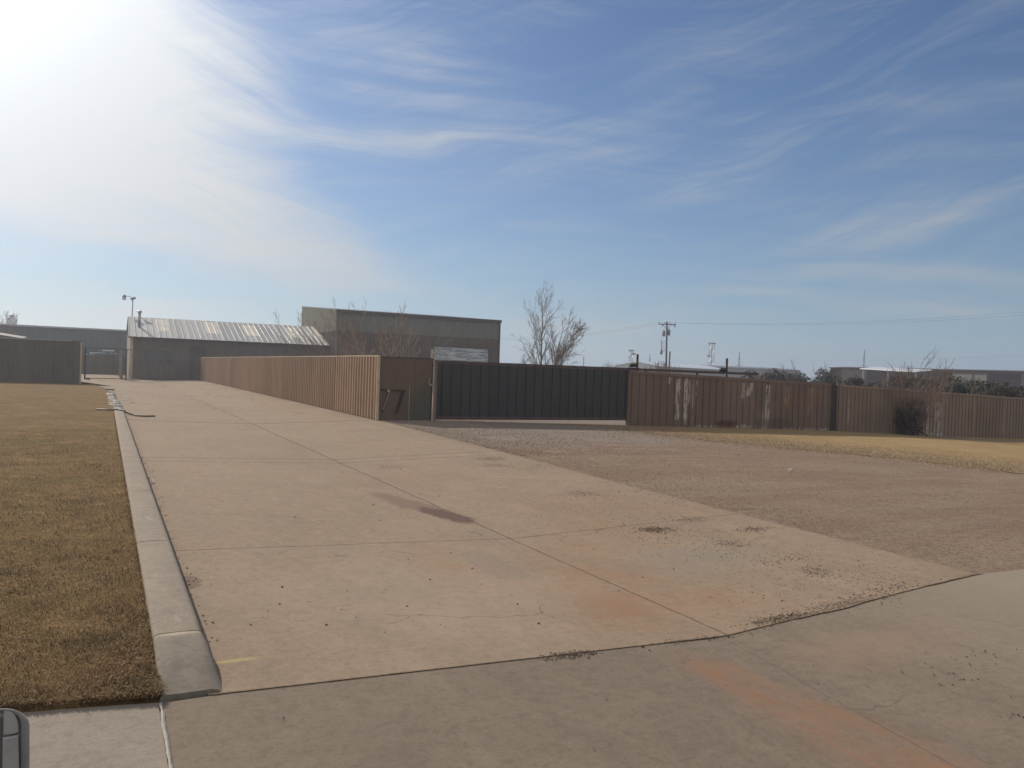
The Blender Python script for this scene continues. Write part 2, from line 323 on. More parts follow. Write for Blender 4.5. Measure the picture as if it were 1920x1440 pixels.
def paintmetal(name, c, c2, streaks=(), rust=.3, rough=.6, blotch=()):
    def fn(g, p):
        x, y, z = g.xyz(p)
        v = g.map(p, sc=(1,1,.12))
        orn = g.n('ShaderNodeObjectInfo').outputs['Random']
        n1 = g.noise(v, 1.6, 6, .65); n2 = g.noise(g.map(p, sc=(1,1,.3)), 9, 5, .7); n3 = g.noise(p, .5, 3)
        cc = g.mix(g.rng(n1, .3, .7), c, c2)
        cc = g.vm('SCALE', cc, sc=g.m('ADD', .88, g.m('MULTIPLY', orn, .24)))
        cc = g.mix(g.m('MULTIPLY', g.rng(n2, .56, .74), rust), cc, (.155,.075,.045))
        cc = g.mix(g.m('MULTIPLY', g.rng(n3, .5, .72), .25), cc, mul(c, .6))
        fl = g.noise(g.map(p, sc=(1,1,.22)), 7.5, 6, .7, .2)
        for (x0, x1, z0, z1, k, pc) in streaks:
            w = g.m('MULTIPLY', g.m('SUBTRACT', g.noise(g.map(p, sc=(1,1,.5)), 5, 4, .6), .5), .35)
            xx = g.m('ADD', x, g.m('MULTIPLY', w, .35))
            mk = g.m('MULTIPLY', g.rng(xx, x0-.04, x0+.03), g.rng(xx, x1+.04, x1-.03))
            zz = g.m('ADD', z, w)
            mk = g.m('MULTIPLY', mk, g.m('MULTIPLY', g.rng(zz, z0-.05, z0+.05), g.rng(zz, z1+.05, z1-.05)))
            mk = g.m('MULTIPLY', mk, g.rng(fl, .44, .52))
            cc = g.mix(g.m('MULTIPLY', mk, k), cc, pc)
        for (x0, z0, rx, rz, k, pc) in blotch:
            cc = g.mix(g.m('MULTIPLY', spot(g, p, x0, z0, rx, rz, soft=.6, warp=.5, wscale=2.5, z=True), k), cc, pc)
        return dict(col=cc, rough=rough, spec=.25, bump=g.noise(p, 6, 3), bs=.12, bd=.01)
    return mat(name, fn)
W_ = (.50,.44,.385); Y_ = (.45,.31,.17); D_ = (.055,.045,.04)
def xs(px, Y=29.5): return yp(px, 760, Y).x
strk = [(xs(1249),xs(1257),1.72,1.98,.8,W_),(xs(1266),xs(1274),.1,1.95,.8,W_),(xs(1281),xs(1288),-.15,1.95,.85,W_),(xs(1290),xs(1292.5),.8,1.9,.7,W_),
        (xs(1298),xs(1300),-.2,1.9,.7,W_),(xs(1304),xs(1307),1.2,1.95,.6,W_),(xs(1386),xs(1395),1.2,1.85,.8,W_),(xs(1390),xs(1394),1.0,1.9,.8,W_),
        (xs(1398),xs(1410),1.25,1.85,.8,W_),(xs(1381),xs(1420),-.42,-.2,.6,W_),(xs(1428),xs(1433),-.4,.4,.55,W_),(xs(1435),xs(1443),-.45,1.8,.75,W_),
        (xs(1411),xs(1414),.6,1.2,.6,(.27,.16,.13)),(xs(1471),xs(1478),.7,1.75,.5,Y_),(xs(1515),xs(1523),.3,1.7,.6,Y_),(xs(1380),xs(1560),-.5,-.36,.55,W_),
        (xs(1300),xs(1345),-.33,-.2,.5,W_)]
blt = [(xs(1425),1.1,  .55,.7,.6,(.12,.10,.085)),(xs(1535),.6,.9,.6,.45,(.15,.12,.095)),(xs(1450),-.1,1.6,.35,.5,(.075,.062,.052)),(xs(1362),-.1,1.0,.2,.8,(.085,.03,.03)),
       (xs(1510),1.0,1.6,.8,.35,(.19,.10,.07))]
M['rfence'] = paintmetal('weathered_brown_sheet', (.165,.112,.088), (.20,.135,.104), strk, .2, .7, blt)
strk2 = [(xs(1736),xs(1743),-.8,.9,.6,W_),(xs(1754),xs(1764),-.85,1.1,.6,W_),(xs(1740),xs(1768),-.9,-.62,.7,W_),(xs(1826),xs(1830),-.3,.9,.3,Y_),
         (xs(1880),xs(1884),-.5,.8,.35,Y_),(xs(1700),xs(1704),-.3,.9,.3,Y_),(xs(1590),xs(1593),0,1.2,.3,W_)]
M['rfence2'] = paintmetal('weathered_olive_sheet', (.215,.160,.12), (.255,.188,.14), strk2, .25, .7,
                          [(xs(1640),.2,1.4,.9,.35,(.14,.10,.08)), (xs(1850),.3,3.,.9,.3,(.17,.12,.075))])
M['longf'] = paintmetal('tan_sheet', (.305,.21,.142), (.36,.25,.17), (), .5, .6)
M['trim'] = simple('tan_trim', (.47,.36,.25), .6, var=.15)
M['cpan'] = paintmetal('dull_brown_panel', (.125,.085,.06), (.15,.10,.072), (), .12, .7,
                       [(xs(795), .5, 1.0, 1.25, .6, (.07,.078,.06)), (xs(790), .2, .7, .8, .4, (.06,.074,.06))])
M['gate'] = paintmetal('slate_gate_sheet', (.045,.043,.045), (.054,.052,.054), (), .12, .55)
M['gatefr'] = simple('gate_red_primer', (.085,.048,.046), .6, var=.25, scale=4)
M['dark'] = simple('dark_steel', (.036,.032,.030), .5, .3, var=.3)
M['rust'] = simple('rusty_steel', (.035,.022,.018), .8, var=.35, scale=8)
M['postbr'] = simple('brown_post', (.15,.11,.085), .75, var=.25, scale=5, streak=True)
M['lfence'] = paintmetal('old_brown_sheet', (.112,.094,.076), (.135,.113,.09), (), .1, .7)
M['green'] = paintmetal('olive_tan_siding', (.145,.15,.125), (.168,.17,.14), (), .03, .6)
M['greens'] = paintmetal('sunlit_side_siding', (.27,.255,.19), (.31,.29,.22), (), .03, .6)  # lighter copy of the olive siding, sunlight put into the colour
M['brown'] = paintmetal('brown_siding', (.105,.075,.058), (.125,.09,.068), (), .05, .6)
M['dtrim'] = simple('dark_brown_trim', (.06,.045,.038), .5, var=.2)
M['door'] = mat('faded_white_door', lambda g, p: dict(col=g.mix(g.rng(g.noise(g.map(p, sc=(.35,.35,3.2)), 1.6, 5, .6, .5), .48, .58), (.52,.53,.53), (.20,.25,.32)), rough=.6))
M['hwall'] = paintmetal('brown_house_siding', (.115,.092,.072), (.135,.108,.084), (), .04, .7)
M['wwin'] = simple('dark_window_glass', (.03,.04,.045), .12, 0, var=.3, spec=.6)
def roofmetal(name, c, rough):
    def fn(g, p):
        x, y, z = g.xyz(p)
        pan = g.n('ShaderNodeTexWhiteNoise', {'W': g.m('FLOOR', g.m('DIVIDE', x, .61))}, noise_dimensions='1D').outputs['Value']
        n = g.noise(g.map(p, sc=(1,.3,.3)), 1.5, 5, .6)
        f = g.m('ADD', g.m('MULTIPLY', pan, .45), g.m('MULTIPLY', n, .55))
        cc = g.mix(g.rng(f, .25, .75), mul(c, .8), mul(c, 1.12))
        return dict(col=cc, rough=g.rng(n, .3, .7, rough-.06, rough+.1), metal=.3, spec=.4)
    return mat(name, fn)
M['roof'] = roofmetal('galvanised_roof', (.36,.355,.34), .55)
M['ribm'] = simple('bright_rib', (.58,.57,.54), .36, .6, var=.08)
M['sky_l'] = simple('yellowed_skylight', (.62,.57,.45), .45, .1, var=.15, scale=1)
M['chain'] = simple('old_chain_wire', (.10,.10,.10), .6, .3, var=.2)
M['galv'] = simple('galvanised_steel', (.36,.37,.39), .45, .7, var=.2)
M['lampw'] = simple('lamp_glass', (.6,.62,.62), .25, 0, var=.05)
M['lbld'] = paintmetal('slate_siding', (.06,.066,.066), (.072,.078,.078), (), .03, .6)
M['pinkroof'] = simple('faded_pink_roof', (.17,.14,.135), .6, .1, var=.1)
M['concw'] = simple('pale_tank_panel', (.50,.52,.54), .7, var=.15)
M['whiteroof'] = simple('white_metal_roof', (.85,.85,.85), .3, .35, var=.05)
M['greywall'] = simple('grey_metal_wall', (.24,.23,.235), .6, var=.08)
M['paleewall'] = simple('pale_metal_wall', (.52,.52,.52), .6, var=.08)
M['greyroof'] = simple('grey_metal_roof', (.22,.22,.24), .5, .2, var=.1)
M['purp'] = simple('maroon_fascia', (.085,.06,.065), .6, var=.15)
M['tanwall'] = simple('tan_block_wall', (.20,.165,.145), .8, var=.12)
M['hside'] = simple('tan_side_wall', (.30,.25,.20), .7, var=.12, streak=True)
M['cream'] = simple('cream_panel', (.42,.39,.34), .7, var=.1)
M['bark'] = simple('grey_bark', (.16,.14,.12), .9, var=.3, scale=12, bs=.5)
M['twig'] = simple('bare_twig', (.24,.20,.17), .85, var=.3, scale=6)
M['redtwig'] = simple('red_brown_twig', (.215,.145,.115), .85, var=.3, scale=6)
M['paltwig'] = simple('pale_twig', (.33,.26,.21), .8, var=.3, scale=6)
M['leafd'] = simple('dull_evergreen', (.035,.04,.027), .8, var=.45, scale=1.3, spec=.2)
M['leafb'] = simple('brown_brush', (.06,.048,.037), .9, var=.4, scale=1.3, spec=.1)
M['wood'] = simple('creosote_pole', (.10,.075,.06), .9, var=.3, scale=5, streak=True)
M['insul'] = simple('porcelain', (.30,.31,.33), .3, var=.2)
M['tfm'] = simple('transformer_grey', (.20,.215,.24), .5, .1, var=.1)
M['hose'] = simple('black_poly_pipe', (.035,.033,.032), .5, var=.3)
M['whitecon'] = simple('broken_white_concrete', (.50,.46,.40), .95, var=.3, scale=14, bs=.8)
M['wire'] = simple('pale_wire', (.32,.29,.25), .6, var=.1)
M['mhouse'] = simple('dusty_grey_plastic', (.27,.265,.25), .6, var=.15, scale=30, spec=.4, bs=.1)
M['mtrim'] = simple('satin_grey_trim', (.46,.44,.43), .5, .0, var=.12, scale=25)
M['mglass'] = simple('mirror_glass', (.75,.76,.78), .04, 1.0, var=.02)
M['caulk'] = simple('white_caulk', (.42,.385,.34), .9, var=.25, scale=30, bs=.6)
M['seam'] = mat('joint_dirt', lambda g, p: dict(col=g.mix(g.rng(g.noise(p, 25, 4), .4, .6), (.15,.11,.08), (.25,.19,.14)), rough=1.0, spec=.05, bump=g.noise(p, 70, 3), bs=.3, bd=.004))

# ------------------------------------------------------------------ mesh helpers
COL = S.collection
def setprops(o, label=None, cat=None, group=None, kind=None):
    for k, v in (('label', label), ('category', cat), ('group', group), ('kind', kind)):
        if v: o[k] = v
    return o
def thing(name, label, cat, loc=(0,0,0), group=None):
    o = bpy.data.objects.new(name, None); o.location = loc; o.empty_display_size = .3; COL.objects.link(o)
    return setprops(o, label, cat, group)
class MB:
    def __init__(s): s.v = []; s.f = []
    def quad(s, a, b, c, d): n = len(s.v); s.v += [tuple(a), tuple(b), tuple(c), tuple(d)]; s.f.append((n, n+1, n+2, n+3)); return s
    def poly(s, pts): n = len(s.v); s.v += [tuple(p) for p in pts]; s.f.append(tuple(range(n, n+len(pts)))); return s
    def box(s, x0, x1, y0, y1, z0, z1):
        n = len(s.v)
        s.v += [(x0,y0,z0),(x1,y0,z0),(x1,y1,z0),(x0,y1,z0),(x0,y0,z1),(x1,y0,z1),(x1,y1,z1),(x0,y1,z1)]
        s.f += [tuple(n+i for i in q) for q in ((0,3,2,1),(4,5,6,7),(0,1,5,4),(1,2,6,5),(2,3,7,6),(3,0,4,7))]; return s
    def bar(s, a, b, w, h=None):
        """square bar between two points"""
        h = h or w; a, b = Vector(a), Vector(b); d = (b-a).normalized()
        r = d.cross(Vector((0,0,1)));  r = Vector((1,0,0)) if r.length < 1e-3 else r.normalized()
        u = r.cross(d); n = len(s.v)
        for p in (a, b):
            for i, j in ((-1,-1),(1,-1),(1,1),(-1,1)): s.v.append(tuple(p + r*(i*w/2) + u*(j*h/2)))
        s.f += [tuple(n+i for i in q) for q in ((0,1,2,3),(7,6,5,4),(0,4,5,1),(1,5,6,2),(2,6,7,3),(3,7,4,0))]; return s
    def tube(s, pts, rs, k=8, cap=True):
        pts = [Vector(p) for p in pts]; n = len(s.v); m_ = len(pts)
        if not hasattr(rs, '__len__'): rs = [rs]*m_
        ref = None
        for i, p in enumerate(pts):
            d = (pts[min(i+1, m_-1)] - pts[max(i-1, 0)]).normalized()
            if ref is None: ref = d.orthogonal().normalized()
            r = (ref - d*ref.dot(d)); r = r.normalized() if r.length > 1e-5 else d.orthogonal().normalized(); ref = r; u = d.cross(r)
            for j in range(k):
                a = 2*pi*j/k; s.v.append(tuple(p + (r*cos(a) + u*sin(a))*rs[i]))
        for i in range(m_-1):
            for j in range(k):
                a0 = n+i*k+j; a1 = n+i*k+(j+1) % k; s.f.append((a0, a1, a1+k, a0+k))
        if cap and k > 2: s.f.append(tuple(n+j for j in reversed(range(k)))); s.f.append(tuple(n+(m_-1)*k+j for j in range(k)))
        return s
    def lathe(s, base, prof, k=20):
        n = len(s.v)
        for (r, z) in prof:
            for j in range(k): a = 2*pi*j/k; s.v.append((base[0]+r*cos(a), base[1]+r*sin(a), base[2]+z))
        for i in range(len(prof)-1):
            for j in range(k):
                a0 = n+i*k+j; a1 = n+i*k+(j+1) % k; s.f.append((a0, a1, a1+k, a0+k))
        s.f.append(tuple(n+j for j in reversed(range(k)))); s.f.append(tuple(n+(len(prof)-1)*k+j for j in range(k)))
        return s
    def build(s, name, m, parent=None, smooth=False):
        off = parent.location if parent else Vector((0,0,0))
        if parent and parent.parent: off = off + parent.parent.location
        me = bpy.data.meshes.new(name)
        me.from_pydata([(v[0]-off[0], v[1]-off[1], v[2]-off[2]) for v in s.v], [], s.f); me.update()
        me.materials.append(M[m] if isinstance(m, str) else m)
        if smooth: me.polygons.foreach_set('use_smooth', [True]*len(me.polygons))
        o = bpy.data.objects.new(name, me); COL.objects.link(o)
        if parent: o.parent = parent
        return o
def copy_tree(src, loc, rz=0.0, sc=1.0, label=None, group=None):
    c = src.copy(); COL.objects.link(c); c.location = loc; c.rotation_euler = (0, 0, rz); c.scale = (sc,)*3
    if label: c['label'] = label
    if group: c['group'] = group
    for ch in src.children:
        k = ch.copy(); COL.objects.link(k); k.parent = c
        for g2 in ch.children: q = g2.copy(); COL.objects.link(q); q.parent = k
    return c
def ribbed(mb, p0, p1, zb, zt, pitch=.305, depth=.03, rib=.07, flank=.025, out=1, rng_=None, thick=.004):
    """profiled metal sheet from ground point p0 to p1; zb, zt: functions of distance; out: side on which ribs stand"""
    p0 = Vector((p0[0], p0[1], 0)); p1 = Vector((p1[0], p1[1], 0)); L = (p1-p0).length; d = (p1-p0)/L
    nrm = Vector((d.y, -d.x, 0))*out
    pr = [(0, 0.0)]; t = pitch*.5
    while t + rib/2 + flank < L:
        pr += [(t-rib/2-flank, 0), (t-rib/2, depth), (t+rib/2, depth), (t+rib/2+flank, 0)]; t += pitch
    pr.append((L, 0))
    zb = zb if callable(zb) else (lambda t, c=zb: c); zt = zt if callable(zt) else (lambda t, c=zt: c)
    n = len(mb.v); N = len(pr)
    for back in (0, 1):
        for (t, o) in pr:
            q = p0 + d*t + nrm*(o - back*thick)
            mb.v.append((q.x, q.y, zb(t))); mb.v.append((q.x, q.y, zt(t)))
    for i in range(N-1):
        a = n+2*i; mb.f.append((a, a+2, a+3, a+1)); b = n+2*N+2*i; mb.f.append((b+1, b+3, b+2, b))
        mb.f.append((a+1, a+3, b+3, b+1)); mb.f.append((a, b, b+2, a+2))
    return mb

# ------------------------------------------------------------------ the lie of the land
def lawnz(x, y): return .085 + .05*min(1, max(0, (y-20)/40)) + .06*min(1, max(0, -x/12)) - .05*max(0, min(1, (6.0-y)/.9))
EDGE = [(5.2, 8.42), (12, 8.6), (18, 8.95), (29.4, 9.36), (95, 9.36), (140, 9.4)]
def street_y(x): return lerp(x, [(-12, 6.6), (-.47, 5.2), (.36, 5.05), (4.6, 5.06), (8.44, 5.36), (9.2, 5.3), (60, 4.0)])

def sheet(name, xsf, ys, zf, m, label):
    """grid sheet; xsf(y) gives the list of x stations at each y"""
    v, f = [], []; K = None
    for y in ys:
        xs_ = xsf(y); K = len(xs_)
        for x in xs_:
            yy = y if not callable(y) else y(x)
            v.append((x, yy, zf(x, yy)))
    for i in range(len(ys)-1):
        for j in range(K-1):
            a = i*K+j; f.append((a, a+1, a+1+K, a+K))
    mb = MB(); mb.v = v; mb.f = f
    o = mb.build(name, m, smooth=False); setprops(o, label, None, None, 'structure'); return o
# far ground
gx = [-4000, -1000, -200, -60, -20, .3, .67, 4.68, 8.5, 12, 21, 34, 42, 50.5, 60, 120, 400, 1500, 5000]
sheet('ground', lambda y: gx, [-60, -10, 0, 5, 30, 60, 120, 250, 600, 1500, 5000], lambda x, y: gz(x)-.05, 'earth', 'bare brown earth reaching the horizon')
# driveway and street
def drv_x(y): e_ = lerp(y, EDGE); return [.60, .67, 1.5, 2.5, 3.6, 4.4, 4.68, 4.95, 5.8, 7.0, 8.2, e_] if e_ > 8.2 else None
dys = [5.2+i*.6 for i in range(42)] + [31+i*4 for i in range(28)]
mb = MB(); K = 12; rows = []
xs0 = [.60, .67, 1.5, 2.5, 3.6, 4.4, 4.68, 4.95, 5.8, 7.0, 8.2, 8.42]
rows.append([(x, street_y(x)+.001, gz(x)) for x in xs0])
for y in [5.5]+dys[1:]:
    e_ = lerp(y, EDGE) + .06*mnoise.noise((y*1.6, 0, 0)) + .05*mnoise.noise((y*.3, 5, 0))
    rows.append([(x, y, gz(x)) for x in xs0[:-1]] + [(e_, y, gz(e_))])
for r in rows: mb.v += r
for i in range(len(rows)-1):
    for j in range(K-1): a = i*K+j; mb.f.append((a, a+1, a+1+K, a+K))
# slab edge towards the gravel
for i in range(len(rows)-1):
    a, b = rows[i][-1], rows[i+1][-1]; mb.quad(a, (a[0], a[1], a[2]-.1), (b[0], b[1], b[2]-.1), b)
setprops(mb.build('driveway', 'drive'), 'tan concrete driveway of two slab lanes with a sunken centre joint', None, None, 'structure')
mb = MB(); sx = [.345, .67, 1.5, 2.5, 3.6, 4.4, 4.68, 4.95, 5.8, 7, 8.42, 12, 21, 34, 50, 90]; Ks = len(sx)
for t in [0, .12, .3, .5, .75, 1]:
    for x in sx: y1 = street_y(x)-.001; y = y1 + (-14-y1)*t; mb.v.append((x, y, gz(x)-.004))
for i in range(5):
    for j in range(Ks-1): a = i*Ks+j; mb.f.append((a+Ks, a+1+Ks, a+1, a))
setprops(mb.build('street', 'street'), 'grey brown concrete street slab along the foot of the driveway', None, None, 'structure')
mb = MB()
wx = [-40, -12, -6, -3, -1.5, -.47, .0, .325]
for t in [0, .1, .3, .6, 1]:
    for x in wx: y1 = street_y(x)-.004; y = y1 + (-14-y1)*t; mb.v.append((x, y, .004 if x < .3 else .0))
for i in range(4):
    for j in range(len(wx)-1): a = i*8+j; mb.f.append((a+8, a+9, a+1, a))
setprops(mb.build('sidewalk', 'walk'), 'pale concrete slab below the left lawn', None, None, 'structure')
# caulk line between the two slabs, and the dirt-filled joint at the foot of the driveway
random.seed(4)
mb = MB(); ys_ = [5.03 - i*.035 for i in range(150)]; prev = None
for i, y in enumerate(ys_):
    w = .010+.006*mnoise.noise((y*9, 1, 0)); cx = .336+.004*mnoise.noise((y*5, 7, 0))
    cur = ((cx-w, y, .004), (cx, y, .011), (cx+w, y, .003))
    if prev: mb.quad(prev[0], prev[1], cur[1], cur[0]); mb.quad(prev[1], prev[2], cur[2], cur[1])
    prev = cur
setprops(mb.build('joint_caulk', 'caulk'), 'crumbly white caulk line between the pale slab and the street', None, None, 'structure')
mb = MB(); prev = None
for i in range(420):
    x = .62 + i*.0188; y = street_y(x)
    w = .003 + .004*mnoise.noise((x*7, 3, 0)) + (.05*max(0, mnoise.noise((x*.9, 9, 0))+.15) if x > 4.0 else 0)
    yo = .01*mnoise.noise((x*3, 6, 1))
    cur = ((x, y+yo-max(.003, w), gz(x)+.004), (x, y+yo+max(.003, w)*1.15, gz(x)+.004))
    if prev: mb.quad(prev[0], cur[0], cur[1], prev[1])
    prev = cur
setprops(mb.build('slab_joint', 'seam'), 'dirt filled joint between driveway and street', None, None, 'structure')
# gravel lot right of the driveway (runs on through the gate)
rows = []
lot_s = [0, .4, 1.2, 2.5, 4.5, 8, 12.5, 25.5, 33.5, 42, 60, 90]
lys = [None] + [5.5+i*.8 for i in range(31)] + [31, 34, 40, 55, 75, 92]
for y in lys:
    r = []
    for k, s_ in enumerate(lot_s):
        yb = y if y is not None else None
        e_ = lerp(5.4 if y is None else y, EDGE)-.12
        x = e_+s_; yy = street_y(x)+.01 if y is None else max(y, street_y(x)+.2)
        z = gz(x) - .012 + (.02*mnoise.noise((x*.9, yy*.9, 0)) if s_ > .4 else -.006) + (.012 if s_ > 1 else 0)
        r.append((x, yy, z))
    rows.append(r)
mb = MB()
for r in rows: mb.v += r
K = len(lot_s)
for i in range(len(rows)-1):
    for j in range(K-1): a = i*K+j; mb.f.append((a, a+1, a+1+K, a+K))
setprops(mb.build('gravel_lot', 'lot'), 'red brown dirt and grey gravel lot before the gate', None, None, 'structure')
# straw-coloured grass strip in front of the right fence
GB = [(12.85, 21.61), (12.86, 21.61), (15.87, 21.39), (18.76, 20.08), (20.5, 19.45), (22.42, 18.75), (23.5, 18.65), (24.63, 18.4), (26.51, 18.88), (29.46, 17.5)]
rows = []
for i in range(49):
    y = 4.5+i*.52 if i < 48 else 29.46
    if y > 29.46: y = 29.46
    x0 = lerp(y, GB) + max(0, GB[0][0]-y)*.55
    x0 += .6*mnoise.noise((y*.7, 2, 0)) + .6*mnoise.noise((y*2.3, 8, 0))
    rows.append([(x, y, gz(x)+.010+(.008*mnoise.noise((x, y, 3)))) for x in (x0, x0+.4, x0+1.2, 29+.02*i, 34, 42, 50.5, 60, 90)])
mb = MB(); K = 9
for r in rows: mb.v += r
for i in range(len(rows)-1):
    for j in range(K-1): a = i*K+j; mb.f.append((a, a+1, a+1+K, a+K))
setprops(mb.build('straw_lawn', 'ylawn'), 'yellow dormant lawn strip in front of the right fence', None, None, 'structure')
# left lawn
rows = []
for y in [None]+[5.35+i*.5 for i in range(30)]+[21+i*3 for i in range(15)]+[64.5]:
    r = []
    for x in (-70, -40, -25, -15, -10, -7, -5, -3.6, -2.5, -1.6, -.9, -.4, 0, .2, .335):
        yy = street_y(x) if y is None else max(y, street_y(x)+.05)
        xe = x
        if yy > 50: xe = min(x, lerp(yy, [(50, .33), (58, -.1), (64, -.6)]))
        r.append((xe, yy, lawnz(x, yy) + .007*mnoise.noise((x*1.2, yy*1.2, 2)) - (.06 if y is None else 0)))
    rows.append(r)
mb = MB(); K = 15
for r in rows: mb.v += r
for i in range(len(rows)-1):
    for j in range(K-1): a = i*K+j; mb.f.append((a, a+1, a+1+K, a+K))
setprops(mb.build('lawn', 'lawn'), 'brown dormant lawn left of the driveway kerb', None, None, 'structure')
# drive beyond, to the yard on the left behind the chain link gate
mb = MB(); mb.quad((-14, 82, .012), (.61, 64, .012), (.61, 140, .012), (-14, 140, .012)); mb.quad((-3.2, 64.6, .012), (.61, 58, .012), (.61, 64, .012), (-3.2, 82, .012))
setprops(mb.build('yard_paving', 'drive'), 'pale concrete paving behind the chain link gate', None, None, 'structure')

# kerb with a ramped nose, cut by joints, crumbled at the far end
mb = MB()
cuts = [5.07, 5.86, 8.95, 12.4, 15.9, 20.5, 26., 33.0]
def kerb_prof(y):
    h = .15; w = 0.0
    if y < 5.86:
        t = max(0, (y-5.07)/.79); h = .15*(.12 + .88*sin(t*pi/2)**1.1); w = .045*(1-t)
    return h, w
for a_, b_ in zip(cuts, cuts[1:]):
    n_ = 16 if b_ < 6 else 10; base_i = len(mb.v); Kp = 9
    for i in range(n_+1):
        gp_ = .018 if 5.86 in (a_, b_) else .006; y = a_+gp_ + (b_-a_-2*gp_)*i/n_; h, w = kerb_prof(y); j_ = .003*mnoise.noise((y*4, 0, 0))
        if i in (0, n_) and a_ > 5.2: h -= .006
        for (x, z) in ((.335, -.03), (.335, h-.02), (.345, h-.006), (.365, h), (.50, h+.002), (.605+w*.3+j_, h), (.632+w*.6+j_, h-.008), (.645+w+j_, h-.028), (.665+w*1.3, -.03)):
            mb.v.append((x, y, z + (.006*mnoise.noise((x*7, y*7, 3)) if z > .02 and b_ < 6 else 0)))
    for i in range(n_):
        for j in range(Kp-1): q = base_i+i*Kp+j; mb.f.append((q, q+1, q+1+Kp, q+Kp))
    mb.poly([mb.v[base_i+j] for j in range(Kp)]); mb.poly([mb.v[base_i+n_*Kp+j] for j in reversed(range(Kp))])
setprops(mb.build('kerb', 'kerb', smooth=True), 'pale concrete kerb between lawn and driveway with a ramped nose', None, None, 'structure')

# ------------------------------------------------------------------ scattered small stuff
def lumps(name, pts, m, label, cat, kind='stuff', seed=1):
    """pts: list (x, y, z, size, tint) -> one mesh of jittered octahedral stones"""
    r = np.random.RandomState(seed); n = len(pts); P = np.array([p[:3] for p in pts]); sz = np.array([p[3] for p in pts]); ti = np.array([p[4] for p in pts])
    base = np.array([(1,0,0),(-1,0,0),(0,1,0),(0,-1,0),(0,0,1),(0,0,-1)], float)
    F = np.array([(0,2,4),(2,1,4),(1,3,4),(3,0,4),(2,0,5),(1,2,5),(3,1,5),(0,3,5)])
    V = base[None]*(.6+.7*r.rand(n, 6, 1)) + .25*(r.rand(n, 6, 3)-.5)
    th = r.rand(n)*2*pi; c_, s_ = np.cos(th), np.sin(th)
    X = V[..., 0]*c_[:, None]-V[..., 1]*s_[:, None]; Yv = V[..., 0]*s_[:, None]+V[..., 1]*c_[:, None]
    V = np.stack([X, Yv, V[..., 2]*.62], -1)*sz[:, None, None] + P[:, None, :]
    V[..., 2] += sz[:, None]*.3
    me = bpy.data.meshes.new(name); me.vertices.add(n*6); me.vertices.foreach_set('co', V.ravel())
    FF = (F[None]+np.arange(n)[:, None, None]*6).reshape(-1, 3)
    me.loops.add(FF.size); me.loops.foreach_set('vertex_index', FF.ravel()); me.polygons.add(len(FF))
    me.polygons.foreach_set('loop_start', np.arange(0, FF.size, 3)); me.update(calc_edges=True)
    at = me.attributes.new('tint', 'FLOAT', 'POINT'); at.data.foreach_set('value', np.repeat(ti, 6))
    me.materials.append(M[m]); o = bpy.data.objects.new(name, me); COL.objects.link(o)
    return setprops(o, label, cat, None, kind)
R = random.Random(11)
pts = []
def clump(px, py, n, sx_, sy_, s0=.006, s1=.016):
    c = tp(px, py)
    for _ in range(n):
        x, y = R.gauss(c.x, sx_), R.gauss(c.y, sy_)
        pts.append((x, y, gz(x), R.uniform(s0, s1)*.62, R.random()**1.1))
for c in ((918,860,150,.28,.3),(930,873,70,.2,.25),(1000,877,60,.22,.2),(720,873,50,.3,.2),(736,880,30,.2,.2),(1090,925,90,.18,.2),(1180,921,60,.25,.12),
          (1230,993,420,.16,.12),(1300,974,90,.16,.12),(1255,937,60,.2,.3),(1368,1020,110,.13,.13),(1415,992,160,.14,.09),(1460,1050,70,.25,.12),
          (1530,1072,90,.15,.12),(1466,1159,330,.24,.045),(1070,1228,210,.13,.035),(1590,1128,150,.4,.06),(1330,1197,60,.3,.03),(1655,1106,120,.3,.06),
          (1790,1270,22,.12,.1),(1900,1345,10,.06,.05),(1830,1240,22,.25,.15),(1330,1035,40,.2,.3),(1240,1010,40,.2,.15),(1420,1120,20,.3,.2),
          (1130,930,40,.3,.3),(1400,955,70,.18,.1)): clump(*c)
for _ in range(1500):      # general scatter tracked out of the lot
    px = R.uniform(840, 1700); py = 850 + (px-840)*.28 + R.gauss(20, 38)
    p = tp(px, py)
    if p.x < 8.9 and p.y > 5: pts.append((p.x, p.y, gz(p.x), R.uniform(.003, .009), R.random()))
for _ in range(2600):
    p = Vector((R.uniform(.8, 9), R.uniform(2.2, 30), 0)); pts.append((p.x, p.y, gz(p.x), R.choice((.0025,.003,.003,.004,.004,.005,.007)), R.random()))
for (px, py) in ((470,1172),(612,1172),(1113,1030),(970,1133),(845,1037),(680,932),(700,946),(640,1143),(1010,1170),(885,1066),(1205,1083),(1263,1067),(1160,1108),
                 (806,1087),(765,1049),(1217,1219),(1205,1213),(1478,880),(1320,935),(1483,888),(553,970),(524,1133),(529,1101),(1140,903),(712,976),(763,1137)):
    p = tp(px, py); pts.append((p.x, p.y, gz(p.x), R.uniform(.010, .018), R.random()*.8))
for _ in range(260):       # grit gathered against the kerb
    y = R.uniform(6, 33); pts.append((.70+abs(R.gauss(0, .05)), y, 0, R.uniform(.004, .011), R.random()*.7))
lumps('loose_gravel', pts, 'clod', 'loose dirt crumbs and small stones scattered over the driveway', 'gravel', seed=3)
pts = []
